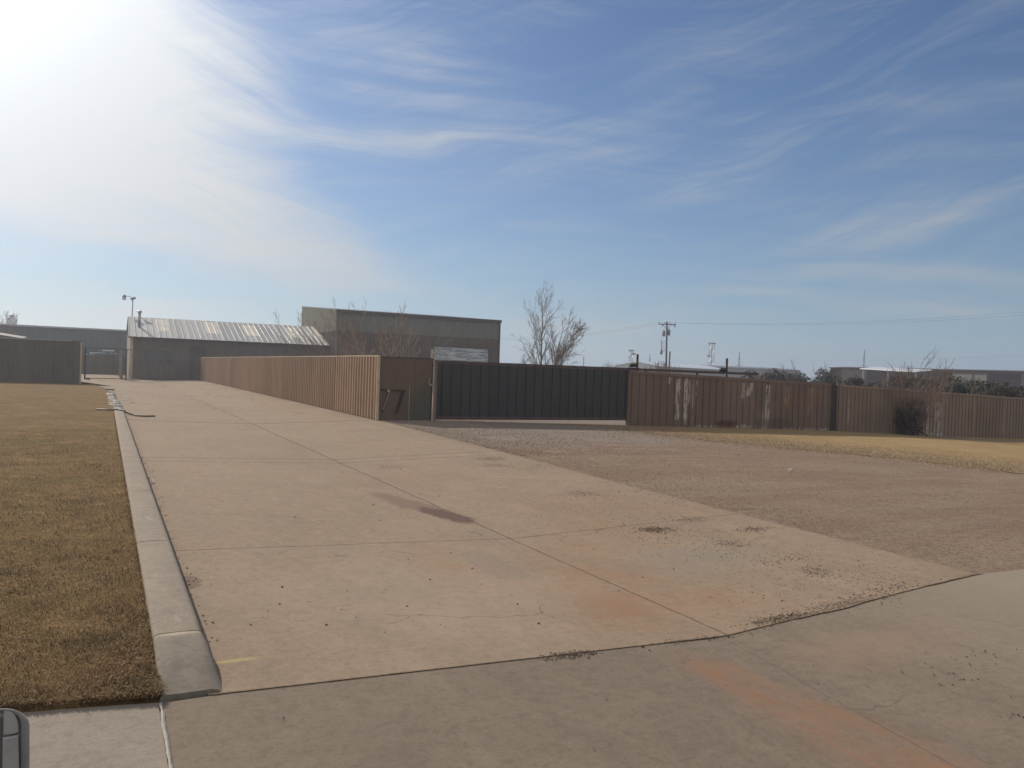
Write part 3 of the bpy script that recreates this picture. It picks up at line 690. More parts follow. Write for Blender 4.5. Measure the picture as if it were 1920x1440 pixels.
for _ in range(34000):
    y = 5.6 + (R.random()**.75)*24
    e_ = lerp(y, EDGE); x = e_ + abs(R.gauss(0, 1))*9 * R.random() + R.gauss(.05, .13)
    if x > (lerp(y, GB) if y > GB[0][0] else 40)+.8: continue
    s_ = R.uniform(.004, .010) * (1 if R.random() < .97 else 1.8) * (1.0 if y < 17 else 1.6)
    z = gz(x)+.004+(.02*mnoise.noise((x*.9, y*.9, 0)) if x-e_ > .4 else -.012)
    pts.append((x, y, z-.003, s_, min(1, .25+R.random()*(.6 if y < 18 else .9))))
lumps('lot_gravel', pts, 'gravel', 'crushed grey and brown gravel strewn over the dirt lot', 'gravel', seed=5)

def grass(name, spots, m, label, hgt, wid, seed):
    """spots: array (x, y, z, scale); each a bent blade of two triangles-quads"""
    r = np.random.RandomState(seed); n = len(spots); P = np.array(spots)
    th = r.rand(n)*2*pi; lean = .65+.9*r.rand(n)
    h = hgt*(.55+.9*r.rand(n))*P[:, 3]; w = wid*(.7+.6*r.rand(n))*P[:, 3]**.5
    d = np.stack([np.cos(th), np.sin(th)], -1); q = np.stack([-d[:, 1], d[:, 0]], -1)
    b = P[:, :3]
    mid = b.copy(); mid[:, :2] += d*(h*np.sin(lean)*.42)[:, None]; mid[:, 2] += h*np.cos(lean)*.62+.25*h
    tip = b.copy(); tip[:, :2] += d*(h*np.sin(lean))[:, None]; tip[:, 2] += h*np.cos(lean)*.9+.12*h
    V = np.zeros((n, 5, 3))
    for i, (c, ww) in enumerate(((b, 1), (b, -1), (mid, -.8), (mid, .8))):
        V[:, i] = c; V[:, i, :2] += q*(w*ww*.5)[:, None]
    V[:, 4] = tip
    me = bpy.data.meshes.new(name); me.vertices.add(n*5); me.vertices.foreach_set('co', V.ravel())
    idx = np.arange(n)[:, None]*5
    L = np.concatenate([idx+np.array([[0,1,2,3]]), idx+np.array([[3,2,4]])], 1).ravel()
    me.loops.add(len(L)); me.loops.foreach_set('vertex_index', L); me.polygons.add(2*n)
    ls = np.stack([np.arange(n)*7, np.arange(n)*7+4], -1).ravel(); me.polygons.foreach_set('loop_start', ls); me.update(calc_edges=True)
    at = me.attributes.new('tint', 'FLOAT', 'POINT'); at.data.foreach_set('value', np.repeat(np.clip(r.rand(n)**1.3, 0, 1), 5))
    me.materials.append(M[m]); o = bpy.data.objects.new(name, me); COL.objects.link(o)
    return setprops(o, label, 'grass', None, 'stuff')
R = random.Random(5); sp = []
for _ in range(280000):
    y = 5.0 + 19*R.random()**2.3; w_ = max(1.2, .56*y+.3)
    x = .33 - w_*R.random()
    if y < street_y(x)+.015: continue
    cl = mnoise.noise((x*2.3, y*2.3, 0))*.5 + mnoise.noise((x*.8, y*.8, 4))*.5
    sp.append((x, y, lawnz(x, y)-.004, max(.45, 1+.9*cl)))
for _ in range(1500):      # loose pale straws
    y = 5.2+16*R.random()**1.8; x = .3-R.random()*.5*y; sp.append((x, y, lawnz(x, y)+.01, 1.9))
for _ in range(7000):      # longer fringe against kerb and slab
    if R.random() < .65: y = 5.1+R.random()**1.5*26; x = .345-abs(R.gauss(0, .02)); s_ = R.uniform(.9, 1.7)
    else: x = .33-R.random()*1.6; y = street_y(x)+.01+abs(R.gauss(0, .02)); s_ = 1.1
    sp.append((x, y, lawnz(x, y)-.01, s_))
grass('lawn_grass', sp, 'blade', 'short brown dormant grass blades of the left lawn', .034, .0036, 2)
sp = []
for _ in range(26000):
    y = R.uniform(GB[0][0], 29.2); x0 = lerp(y, GB); x = x0 - .2 + R.gauss(0, .9) + R.random()**2*6
    sp.append((x, y, gz(x)+.015, 1.0))
grass('straw_grass', sp, 'yblade', 'yellow straw grass tufts along the edge of the gravel lot', .035, .012, 7)

R = random.Random(77); pts = []
for _ in range(260):
    y = 5.3+14*R.random()**1.7; x = .3-R.random()**1.3*.5*y; pts.append((x, y, lawnz(x, y)+.012, R.uniform(.003, .009), R.random()))
for _ in range(120):
    y = 5.2+18*R.random()**1.4; x = .33-abs(R.gauss(0, .03)); pts.append((x, y, lawnz(x, y)+.012, R.uniform(.004, .010), R.random()))
lumps('leaf_litter', pts, 'gravel', 'pale scraps of dead leaf and grit caught in the left lawn', 'litter', seed=9)
# broken rubble end of the kerb
R = random.Random(8)
def chunk(loc, s_, seed):
    r = random.Random(seed); mb = MB(); n = 7; lv = []
    for z, k in ((-.02, .9), (.35, 1.05), (.8, .85), (1.0, .5)):
        for j in range(n):
            a_ = 2*pi*j/n + r.uniform(-.2, .2); q = k*r.uniform(.7, 1.15)
            mb.v.append((cos(a_)*q*s_*1.1+loc[0], sin(a_)*q*s_*1.3+loc[1], z*s_*.95*r.uniform(.85, 1.1)+loc[2]))
    for i in range(3):
        for j in range(n): a0 = i*n+j; a1 = i*n+(j+1) % n; mb.f.append((a0, a1, a1+n, a0+n))
    mb.f.append(tuple(range(n-1, -1, -1))); mb.f.append(tuple(3*n+j for j in range(n)))
    o = mb.build('concrete_chunk', 'whitecon'); return setprops(o, 'jagged white concrete chunk in the crumbled far end of the kerb', 'rubble', 'concrete chunks of the broken kerb end')
for i in range(46):
    y = 33.15 + i*.36; x = .43 + R.gauss(0, .085) - .004*i
    chunk((x, y+R.uniform(-.1, .1), .0), R.uniform(.10, .19), 100+i)

# black pipe lying across the kerb
k1 = xp(228, 766, .5); pth = [gp(180, 767, .15), gp(205, 768.5, .16), gp(222, 768, .17), gp(230, 771, .15), gp(243, 776, .05), gp(257, 779.3, .03), gp(270, 780.3, .025), gp(291, 780.2, .025)]
setprops(MB().tube(pth, .026, 8).build('plastic_pipe', 'hose', smooth=True), 'dark bent plastic pipe lying across the broken kerb onto the driveway', 'pipe')
pth = [gp(276, 895, .012), gp(283, 896, .012), gp(289, 904, .012), gp(280, 909, .012)]
setprops(MB().tube(pth, .007, 6).build('bent_wire', 'wire'), 'small bent pale wire lying on the driveway by the kerb', 'wire')
c_ = gp(1477, 884, -.1)
mb = MB(); mb.tube([c_, c_+Vector((.10, -.03, .05))], .035, 8)
setprops(mb.build('paper_cup', 'concw'), 'small crumpled white cup lying in the red dirt lot', 'litter')

# ------------------------------------------------------------------ long corrugated fence beside the driveway
FT = 2.46
lf = thing('metal_fence', 'long sunlit tan corrugated metal fence along the driveway', 'fence', (9.3, 29.5, 0))
R = random.Random(21); y = 29.5; k = 0
ENDF = 92.5
while y < ENDF-.1:
    y1 = min(y+3.05, ENDF); j0 = R.uniform(-.012, .012); tilt = R.uniform(-.010, .010); xo = R.uniform(-.006, .006)
    mb = ribbed(MB(), (9.30+xo, y), (9.30+xo+R.uniform(-.01,.01), y1+.01), lambda t: .03+gz(9.3), lambda t, a=j0, b=tilt: FT-.03+a+b*t, pitch=.385, depth=.085, rib=.10, flank=.03, out=-1)
    mb.build('fence_panel', 'longf', lf); y = y1; k += 1
mb = MB(); y = 29.42
while y < ENDF:
    y1 = min(y+1.5, ENDF); d0 = .018*mnoise.noise((y*.35, 0, 0)); d1 = .018*mnoise.noise((y1*.35, 0, 0)); b0 = .03*mnoise.noise((y*.2, 7, 0)); b1 = .03*mnoise.noise((y1*.2, 7, 0))
    mb.bar((9.31+b0, y, FT-.005+d0), (9.31+b1, y1, FT-.005+d1), .10, .045); y = y1
mb.build('top_trim', 'trim', lf)
mb = MB(); mb.box(9.22, 9.33, 29.40, 29.47, -.02, FT-.04); mb.build('corner_trim', 'trim', lf)
for y in (45., 60., 75., 91.9):
    mb = MB(); mb.box(9.36, 9.46, y-.05, y+.05, -.02, FT-.03); mb.build('fence_post', 'postbr', lf)
for z_ in (.5, 1.9): MB().box(9.38, 9.44, 29.6, ENDF, z_, z_+.1).build('rail', 'postbr', lf)
ef = thing('metal_fence', 'short red brown sheet metal fence end at the far end of the driveway fence', 'fence', (9.2, 93, 0))
mb = ribbed(MB(), (yp(364, 690, 93).x, 93.), (9.9, 93.), 0.02, 2.5, pitch=.4, depth=.03); mb.build('fence_panel', 'brown', ef)
mb = MB(); mb.box(9.9, 10.0, 92.93, 93.03, 0, 2.55); mb.build('fence_post', 'brown', ef)

# corner panel with the numerals
cf = thing('fence_section', 'dull brown flat corner fence section marked 77 between the long fence and the gate', 'fence', (9.33, 29.5, 0))
xa, xb = 9.34, 11.52
mb = MB(); mid = xs(767)
for (u0, u1, t_) in ((xa, mid-.004, 0), (mid+.004, xb, .006)):
    ribbed(mb, (u0, 29.5-t_), (u1, 29.5-t_), -.01, 2.40, pitch=.42, depth=.012, rib=.03, flank=.012, out=1)
mb.build('sheet', 'cpan', cf)
mb = MB(); mb.box(xa, xb+.02, 29.47, 29.53, 2.402, 2.44); mb.build('top_rail', 'dtrim', cf)
mb = MB(); q0 = yp(818, 679, 29.44); q1 = yp(815, 789, 29.44)
mb.bar((q1.x-.03, 29.44, -.03), (q0.x-.02, 29.44, 2.38), .17, .09); mb.build('gate_post', 'postbr', cf)
mb = MB(); mb.bar((xb-.06, 29.49, -.02), (xb-.02, 29.49, 2.35), .03); mb.build('edge_strip', 'dark', cf)
def seven(pxl, pxr, pyt, pxd, pxb, pyb, w, bw):
    mb = MB(); Y = 29.455
    a_, b_ = yp(pxl, pyt, Y), yp(pxr, pyt+.6, Y); mb.bar(a_, b_, .03, bw)
    d0, d1 = yp(pxd, pyt+1.0, Y-.002), yp(pxb, pyb, Y-.002); dx_ = w/2
    th = .015
    for yy in (Y-.02, ):
        mb.v += [(d0.x-dx_, yy, d0.z), (d0.x+dx_, yy, d0.z), (d1.x+dx_, yy, d1.z), (d1.x-dx_, yy, d1.z),
                 (d0.x-dx_, yy+.03, d0.z), (d0.x+dx_, yy+.03, d0.z), (d1.x+dx_, yy+.03, d1.z), (d1.x-dx_, yy+.03, d1.z)]
        n = len(mb.v)-8; mb.f += [tuple(n+i for i in q) for q in ((0,3,2,1),(4,5,6,7),(0,1,5,4),(1,2,6,5),(2,3,7,6),(3,0,4,7))]
    mb.build('numeral', 'rust', cf)
seven(713.5, 733.5, 731.5, 729.5, 716.5, 773, .06, .055)
seven(736.5, 761, 732.3, 755.5, 744, 774, .10, .055)
mb = MB(); a_ = yp(728.8, 732.8, 29.41); mb.box(a_.x-.05, a_.x+.045, 29.40, 29.42, a_.z-.04, a_.z+.04); mb.build('glint_plate', 'trim', cf)  # pale plate put in for the sun glint atop the first numeral
mb = MB(); a_ = yp(730, 735, 29.41); b_ = yp(718, 768, 29.41); mb.tube([a_, b_], .014, 6); mb.build('rod', 'wire', cf)
mb = MB(); a_ = yp(807, 712, 29.46)
mb.tube([a_+Vector((.02,0,.06)), a_+Vector((-.06,-.03,-.02)), a_+Vector((-.05,-.03,-.15)), a_+Vector((.01,-.03,-.27)), a_+Vector((.05,-.01,-.20))], .016, 6)
ch = mb.build('latch_chain', 'galv', cf, True)
mb = MB(); b_ = a_+Vector((0,-.05,-.19)); mb.box(b_.x-.03, b_.x+.03, b_.y-.015, b_.y+.02, b_.z-.045, b_.z+.03); mb.build('padlock', 'galv', cf)

# sliding gate
gt = thing('sliding_gate', 'dark slate ribbed metal sliding gate across the gravel entrance', 'gate', (16, 29.6, 0))
gx0, gx1 = xs(820)+.02, xs(1176)
mb = ribbed(MB(), (gx0, 29.62), (gx1+.3, 29.62), .13, 2.26, pitch=.42, depth=.05, rib=.035, flank=.012); mb.build('gate_sheet', 'gate', gt)
mb = MB(); mb.box(gx0, yp(1421, 700, 29.65).x, 29.60, 29.72, 2.262, 2.35); mb.build('top_beam', 'gatefr', gt)
mb = MB(); mb.box(gx0, yp(1421, 700, 29.65).x, 29.62, 29.74, 2.353, 2.375); mb.build('top_lip', 'dark', gt)
mb = MB(); mb.box(gx0, gx1+.3, 29.56, 29.70, .04, .127); mb.build('bottom_beam', 'gatefr', gt)
mb = MB(); mb.box(gx0, gx1+.3, 29.555, 29.70, .02, .037); mb.build('bottom_lip', 'postbr', gt)
mb = MB(); mb.box(gx0-.06, gx0-.002, 29.58, 29.70, .04, 2.36); mb.build('end_stile', 'gatefr', gt)
mb = MB(); mb.box(gx1+1.0, gx1+1.1, 29.64, 29.7, .2, 2.26); mb.box(gx1+4, gx1+4.1, 29.64, 29.7, .0, 2.26); mb.box(gx1+.31, gx1+7.3, 29.64, 29.7, .2, .3); mb.build('tail_frame', 'dark', gt)
for i, (px, pyt, pr0) in enumerate(((1194.3, 664, 1185), (1362.3, 672, 1354))):
    X = yp(px, 690, 29.9); t = thing('guide_post', ['black round guide post with rollers right of the gate', 'black round guide post with rollers above the peeling fence'][i], 'post', (X.x, 29.9, gz(X.x)), 'gate guide posts')
    MB().tube([(X.x, 29.9, gz(X.x)-.05), (X.x, 29.9, yp(px, pyt, 29.9).z)], .06, 14).build('pipe', 'dark', t, True)
    for q in (0, 1):
        c = yp(pr0+q*6.0-1, 683.5 if i == 0 else 692, 29.72); mb = MB(); mb.tube([(c.x, 29.62, c.z-.03), (c.x, 29.80, c.z-.03)], .085, 14); mb.build('roller', 'dark', t, True)
    c = yp(pr0+3, 690 if i == 0 else 697, 29.78); mb = MB(); mb.box(c.x-.25, c.x+.3, 29.76, 29.86, c.z-.1, c.z+.02); mb.build('roller_bracket', 'dark', t)

# right fence, two sections stepping down with the ground
def ftop(x): return lerp(x, [(20.7, 2.215), (33.9, 1.92), (50.4, 1.465), (70, .95)])
for i, (x0, x1, m_, lb) in enumerate(((gx1+.02, xs(1555.5), 'rfence', 'brown ribbed metal fence with peeling white paint streaks right of the gate'),
                                      (xs(1568), 66., 'rfence2', 'low olive brown metal fence running to the right edge behind the bare shrub'))):
    t = thing('metal_fence', lb, 'fence', (x0, 29.5, gz(x0)))
    x = x0; k = 0; R = random.Random(3+i)
    while x < x1-.2:
        xe = min(x+2.9, x1); o_ = R.uniform(-.012, .012); jz = R.uniform(-.012, .012)
        ribbed(MB(), (x, 29.5+o_), (xe+.008, 29.5+o_), lambda t_, a=x: gz(a+t_)-.02, lambda t_, a=x, j=jz: ftop(a+t_)-.04+j, pitch=.40 if i == 0 else .305, depth=.05, rib=.03, flank=.012).build('fence_panel', m_, t)
        x = xe
    mb = MB(); xx = x0
    while xx < x1:
        xe = min(xx+2.5, x1); mb.bar((xx, 29.5, ftop(xx)-.02+.01*sin(xx)), (xe, 29.5, ftop(xe)-.02+.01*sin(xe)), .09, .13 if i == 0 else .10); xx = xe
    mb.build('top_cap', 'rfence' if i == 0 else 'rfence2', t)
    for x in ([x0+.02] if i == 0 else [x0+9, x0+18]):
        mb = MB(); mb.box(x, x+.09, 29.54, 29.66, gz(x)-.05, ftop(x)-.07); mb.build('fence_post', 'postbr', t)
    for lo_ in (0, 1):
        mb = MB(); xx = x0
        while xx < x1-.1:
            xe = min(xx+2.5, x1); f_ = (lambda q: gz(q)+.4) if lo_ else (lambda q: ftop(q)-.5); mb.bar((xx, 29.60, f_(xx)), (xe+.02, 29.60, f_(xe)), .06); xx = xe
        mb.build('rail', 'postbr', t)
X0, X1 = xs(1556.5), xs(1567)
mb = MB(); mb.box(X0, X1-.05, 29.44, 29.6, gz(X0)-.05, ftop(X0)-.03)
setprops(mb.build('fence_post', 'dark'), 'wide dark post standing between the peeling fence and the olive fence', 'post')
mb = MB(); mb.box(X1-.03, X1+.06, 29.40, 29.48, gz(X0)-.05, ftop(X0)+.22); mb.box(X1-.045, X1+.075, 29.385, 29.495, ftop(X0)+.221, ftop(X0)+.25)
setprops(mb.build('thin_post', 'postbr'), 'slim pale brown post beside the wide dark fence post', 'post')
a_, b_ = yp(1683, 782, 29.2), gp(1745, 820.5, -.82)
setprops(MB().tube([a_, b_], .035, 8).build('brace_pole', 'dark', smooth=True), 'dark slanting brace pole leaning out of the shrub against the fence', 'pole')

# ------------------------------------------------------------------ bare trees and brush
def grow(segs, p, d, L, r, lvl, R, P):
    """collect tapered limbs: segs list of (points, radii, level)"""
    n = 4 if lvl < 2 else 3; pts = [p.copy()]; rs = [r]; q = p.copy(); dd = d.copy()
    for i in range(n):
        j = P['wob']*(1 if lvl else .5)
        dd = (dd + Vector((R.gauss(0, j), R.gauss(0, j), R.gauss(0, j)+P['up']*(.5 if lvl == 0 else 1))) + P.get('lean', Vector((0,0,0)))).normalized()
        q = q + dd*(L/n); pts.append(q.copy()); rs.append(max(P['rmin'], r*(1-(i+1)/n*P['taper'])))
    segs.append((pts, rs, lvl))
    if lvl >= P['levels']: return
    kids = P['kids'][lvl] if lvl < len(P['kids']) else P['kids'][-1]
    for k in range(kids):
        t = R.uniform(P['t0'] if lvl == 0 else .15, 1.0); f = t*n; i = min(n-1, int(f)); c = pts[i].lerp(pts[i+1], f-i)
        ax = (pts[i+1]-pts[i]).normalized(); az = R.uniform(0, 2*pi); o = ax.orthogonal().normalized(); o = Matrix.Rotation(az, 3, ax) @ o
        sp_ = R.uniform(*P['spread']); nd = (ax*cos(sp_) + o*sin(sp_)).normalized()
        grow(segs, c, nd, L*R.uniform(*P['ratio'])*(1.15-.5*t if lvl == 0 else 1), max(P['rmin'], rs[i]*R.uniform(.45, .65)), lvl+1, R, P)
def plant(name, label, cat, loc, stems, P, seed, mats=('bark', 'twig'), names=('trunk', 'crown'), split=1, group=None):
    R = random.Random(seed); segs = []
    for (off, d, L, r) in stems: grow(segs, Vector(off), Vector(d).normalized(), L, r, 0, R, P)
    t = thing(name, label, cat, loc, group); lo = Vector(loc)
    a_, b_ = MB(), MB()
    for pts, rs, lv in segs:
        (a_ if lv < split else b_).tube([p+lo for p in pts], rs, 7 if lv == 0 else (4 if lv == 1 else 3), cap=False)
    a_.build(names[0], mats[0], t, True); b_.build(names[1], mats[1], t)
    return t
# tall bare tree behind the gate
dT = 62.0; b_ = dp(1026, 690, dT); gzT = -.4
P = dict(wob=.07, up=.03, rmin=.0052, taper=.85, levels=3, kids=[23, 9, 6], t0=.17, spread=(.30, .72), ratio=(.26, .42), lean=Vector((.006, -.004, 0)))
plant('bare_tree', 'tall bare winter tree with two trunks standing behind the dark gate', 'tree', (b_.x, b_.y, gzT),
      [((.12,-.06,0), (.13,-.07,1), 6.0, .095), ((-.40,.2,0), (.0,.0,1), 8.0, .10), ((.2,-.1,1.6), (.42,-.22,1), 4.3, .05), ((.3,-.15,2.6), (.5,-.26,1), 3.6, .04), ((.15,-.1,1.0), (1.0,-.5,.42), 2.9, .04), ((-.4,.2,1.2), (-.75,.4,.8), 1.5, .03)], P, 14)
Pb = dict(wob=.12, up=.05, rmin=.012, taper=.8, levels=3, kids=[7, 6, 5], t0=.1, spread=(.35, .8), ratio=(.4, .62))
def fan(n, h, spread, R, r=.03, w=.3):
    out = []
    for i in range(n):
        a_ = R.uniform(0, 2*pi); s_ = R.random()**.7*spread
        out.append(((cos(a_)*w*R.random(), sin(a_)*w*R.random(), 0), (cos(a_)*s_, sin(a_)*s_, 1), h*R.uniform(.6, 1.0), r*R.uniform(.6, 1)))
    return out
R = random.Random(31)
for (px, pyt, D, nst, lb, mt, sp_, gz_) in (
        (981, 668, 75, 5, 'low bare bush left of the tall bare tree', 'twig', .9, -.6),
        (1150, 680, 120, 6, 'rounded bare bush on the skyline between gate and guide post', 'twig', .7, -.8),
        (1128, 683, 120, 5, 'smaller bare bush on the skyline above the gate', 'twig', .8, -.8),
        (1238, 668, 105, 6, 'bare scrubby bush at the foot of the utility pole', 'twig', .8, -1.),
        (1260, 676, 105, 4, 'sparse bare bush just right of the utility pole foot', 'twig', .8, -1.)):
    t_ = dp(px, pyt, D); hgt = t_.z-gz_
    plant('bare_bush', lb, 'bush', (t_.x, t_.y, gz_), fan(nst, hgt*.78, sp_, R, .04), dict(Pb, rmin=.016), int(px), mats=('twig', mt), names=('stems', 'twigs'))
# whippy bare shrubs behind the long fence
Pw = dict(wob=.045, up=.01, rmin=.006, taper=.75, levels=2, kids=[9, 5], t0=.15, spread=(.25, .7), ratio=(.22, .45))
for (px, pyt, X, nst, lb, mt, sp_) in (
        (622, 585, 12.2, 9, 'reddish bare shrub rising behind the long fence before the metal roof', 'redtwig', .75),
        (668, 572, 11.6, 9, 'dense bare shrub behind the long fence at the big shed corner', 'redtwig', .6),
        (712, 582, 11.2, 8, 'tall whippy bare shrub behind the fence corner', 'paltwig', .7),
        (760, 590, 12.6, 8, 'leaning bare shrub with pale rods behind the brown corner section', 'paltwig', .8)):
    t_ = xp(px, pyt, X); hgt = t_.z+.1
    plant('bare_shrub', lb, 'shrub', (X, t_.y, -.05), fan(nst, hgt*1.02, sp_, R, .022, .5), Pw, int(px)+7, mats=(mt, mt), names=('stems', 'twigs'))
# scrub in front of the right fence
t_ = gp(1668, 812, -.68); hgt = 5.2
def foliage(mb, c, rx, ry, rz, n, s_, R, hollow=.2):
    for _ in range(n):
        while True:
            v = Vector((R.uniform(-1, 1), R.uniform(-1, 1), R.uniform(-1, 1)))
            if hollow < v.length < 1 and mnoise.noise(Vector((v.x*rx, v.y*ry, v.z*rz))*2.1+Vector(c)) > -.22: break
        p = Vector((c[0]+v.x*rx, c[1]+v.y*ry, c[2]+v.z*rz)); u = Vector((R.gauss(0, 1), R.gauss(0, 1), R.gauss(0, 1))).normalized(); w = u.orthogonal().normalized()
        k = s_*R.uniform(.5, 1.2); mb.quad(p-u*k-w*k*.35, p+u*k*.2-w*k*.5, p+u*k+w*k*.2, p-u*k*.1+w*k*.5)
    return mb
st = plant('bare_shrub', 'wide spreading bare shrub with a dark leafy base before the right fence', 'shrub', (t_.x, 28.9, gz(t_.x)), fan(17, 4.3, .85, R, .022, .25),
           dict(Pw, rmin=.0065, kids=[11, 6]), 77, mats=('redtwig', 'redtwig'), names=('stems', 'twigs'))
foliage(MB(), (t_.x-.15, 28.85, gz(t_.x)+1.0), .95, .75, 1.15, 4200, .05, R).build('foliage', 'leafb', st)
# evergreen and brown brush beyond the right fence
def brush(lb, loc, w, h, leaf, seed, name='brush_shrub', dens=1.0):
    R = random.Random(seed); t = thing(name, lb, 'shrub', loc, 'brush beyond the right fence'); lo = Vector(loc)
    segs = []
    for s_ in fan(9, h*.75, .9, R, .05, w*.35): grow(segs, Vector(s_[0]), Vector(s_[1]).normalized(), s_[2], s_[3], 0, R, dict(Pb, rmin=.014, levels=2, kids=[9, 6]))
    mb = MB()
    for pts, rs, lv in segs: mb.tube([p+lo for p in pts], rs, 4 if lv == 0 else 3, cap=False)
    mb.build('stems', 'twig', t)
    mb = MB(); n_ = 5
    for i in range(n_):
        ox, oy = R.uniform(-.5, .5)*w, R.uniform(-.4, .4)*w; hh = h*R.uniform(.6, .9)
        foliage(mb, (loc[0]+ox, loc[1]+oy, loc[2]+hh*.5), w*.36, w*.36, hh*.55, int(2400*dens), .14, R, .02)
    mb.build('foliage', leaf, t); return t
BR = [(1408,694,70,3.0,'leafb','first low brown brush past the end of the gate beam'),
      (1440,686,84,3.4,'leafd','dark evergreen brush left of the brown brush on the skyline'),
      (1470,684,92,4.0,'leafb','tallest brown brush before the long grey shed'),
      (1502,690,80,3.2,'leafb','brown brush before the right end of the grey shed'),
      (1535,690,86,3.4,'leafd','dark evergreen brush in the gap between the two far buildings'),
      (1554,683,95,3.2,'leafb','spiky brown brush at the left corner of the maroon roofed building'),
      (1598,699,70,3.0,'leafb','grey brown brush before the pale wall of the maroon roofed building'),
      (1632,694,75,3.2,'leafd','dark evergreen brush left behind the bare shrub'),
      (1690,692,66,3.4,'leafb','brown brush directly behind the bare shrub'),
      (1730,686,72,3.8,'leafb','brown brush just right behind the bare shrub'),
      (1768,689,70,4.0,'leafd','large dark brush before the middle of the maroon roofed building'),
      (1800,699,60,3.4,'leafd','dark brush below the left cream wall panel'),
      (1838,703,58,3.4,'leafd','rounded dark brush below the right cream wall panel'),
      (1872,705,56,3.6,'leafb','brown brush near the right end of the far building'),
      (1905,701,58,3.4,'leafd','dark green brush at the right edge of the photo'),
      (1935,698,64,3.6,'leafd','tall dark brush cut off by the right edge')]
for i, (px, pyt, D, w, lf_, lb) in enumerate(BR):
    t_ = dp(px, pyt, D); brush(lb, (t_.x, t_.y, -1.25), w, t_.z+1.25, lf_, 200+i)

# ------------------------------------------------------------------ left: fence, yard, buildings
t = thing('metal_fence', 'tall dark brown metal fence at the back of the left lawn', 'fence', (-2, 66, .1))
xl = yp(150, 680, 66).x; xx = xl; R = random.Random(6)
while xx > -34:
    x1 = max(xx-3.05, -34.); jz = R.uniform(-.015, .015)
    ribbed(MB(), (x1-.01, 66), (xx, 66), .05, (lambda t_, j=jz: 3.17+j), pitch=.305, depth=.02, rib=.04, flank=.015).build('fence_panel', 'lfence', t); xx = x1
MB().box(-34, xl-.55, 65.96, 66.06, 3.16, 3.21).build('top_trim', 'galv', t)
MB().box(xl+.003, xl+.10, 65.95, 66.3, .02, 3.12).build('end_trim', 'trim', t)
# chain link gate and fence
def chain(mb, p0, p1, z0, z1, cell=.09, r=.0035):
    p0, p1 = Vector(p0), Vector(p1); L = (p1-p0).length; d = (p1-p0)/L; H_ = z1-z0; n = int((L+H_)/cell)
    for s_ in (1, -1):
        for i in range(n):
            t0 = i*cell - (H_ if s_ == 1 else 0); ta, tb = t0, t0+H_
            a0, a1 = max(ta, 0), min(tb, L)
            if a1 <= a0: continue
            za, zb_ = (a0-ta), (a1-ta)
            if s_ == -1: za, zb_ = H_-za, H_-zb_
            A = p0+d*a0; B = p0+d*a1; mb.bar((A.x, A.y-.003*s_, z0+za), (B.x, B.y-.003*s_, z0+zb_), r*2)
    return mb
t = thing('chain_link_gate', 'open chain link gate with a black post at the end of the driveway', 'gate', (-3, 84, 0))
g0, g1 = yp(160, 680, 84).x, yp(236, 680, 84).x
MB().box(g0-.09, g0+.05, 83.9, 84.1, 0, yp(158, 652, 84).z).build('gate_post', 'dark', t)
mb = MB(); zt_ = yp(200, 653.5, 84).z; mb.tube([(g0, 84, zt_), (g1, 84, zt_)], .03, 6); mb.tube([(g0, 84, .12), (g1, 84, .12)], .035, 6); mb.tube([(g1, 84, .02), (g1, 84, zt_)], .035, 6); mb.build('gate_frame', 'dark', t)
chain(MB(), (g0, 84, 0), (g1, 84, 0), .12, zt_, .16).build('mesh', 'chain', t)
MB().box(g0+.1, g0+.45, 82.2, 82.5, .0, .18).build('stop_block', 'dark', t)
t = thing('chain_link_fence', 'chain link fence in front of the brown metal roofed building', 'fence', (5, 90, 0))
x1 = yp(365, 690, 92).x
mb = MB(); N_ = 4
P0 = Vector((g1+.05, 84.2, 0)); P1 = Vector((x1, 92, 0)); zt0, zt1 = zt_, yp(365, 661, 92).z
mb.tube([(P0.x, P0.y, zt0), (P1.x, P1.y, zt1)], .03, 6); mb.tube([(P0.x, P0.y, .06), (P1.x, P1.y, .06)], .03, 6); mb.build('top_rail', 'chain', t)
for i in range(N_+1):
    q = P0.lerp(P1, i/N_); MB().tube([(q.x, q.y, 0), (q.x, q.y, zt0+(zt1-zt0)*i/N_)], .04, 6).build('fence_post', 'chain', t)
chain(MB(), P0, P1, .06, zt0, .16).build('mesh', 'chain', t)
# side run of pale slatted fence receding behind the gate
M['slat'] = simple('weathered_slat', (.17,.13,.10), .8, var=.2)
t = thing('slat_fence', 'short pale vertical slat fence receding behind the chain link gate', 'fence', (g1, 86, 0))
for i in range(7):
    y = 86+i*2.6; x = yp(229, 690, 86).x; MB().box(x-.05, x+.06, y, y+.5, 0, 2.9).build('slat', 'slat', t)
MB().box(yp(229, 690, 86).x-.04, yp(229, 690, 86).x+.04, 86, 102.2, 2.0, 2.1).build('rail', 'postbr', t)
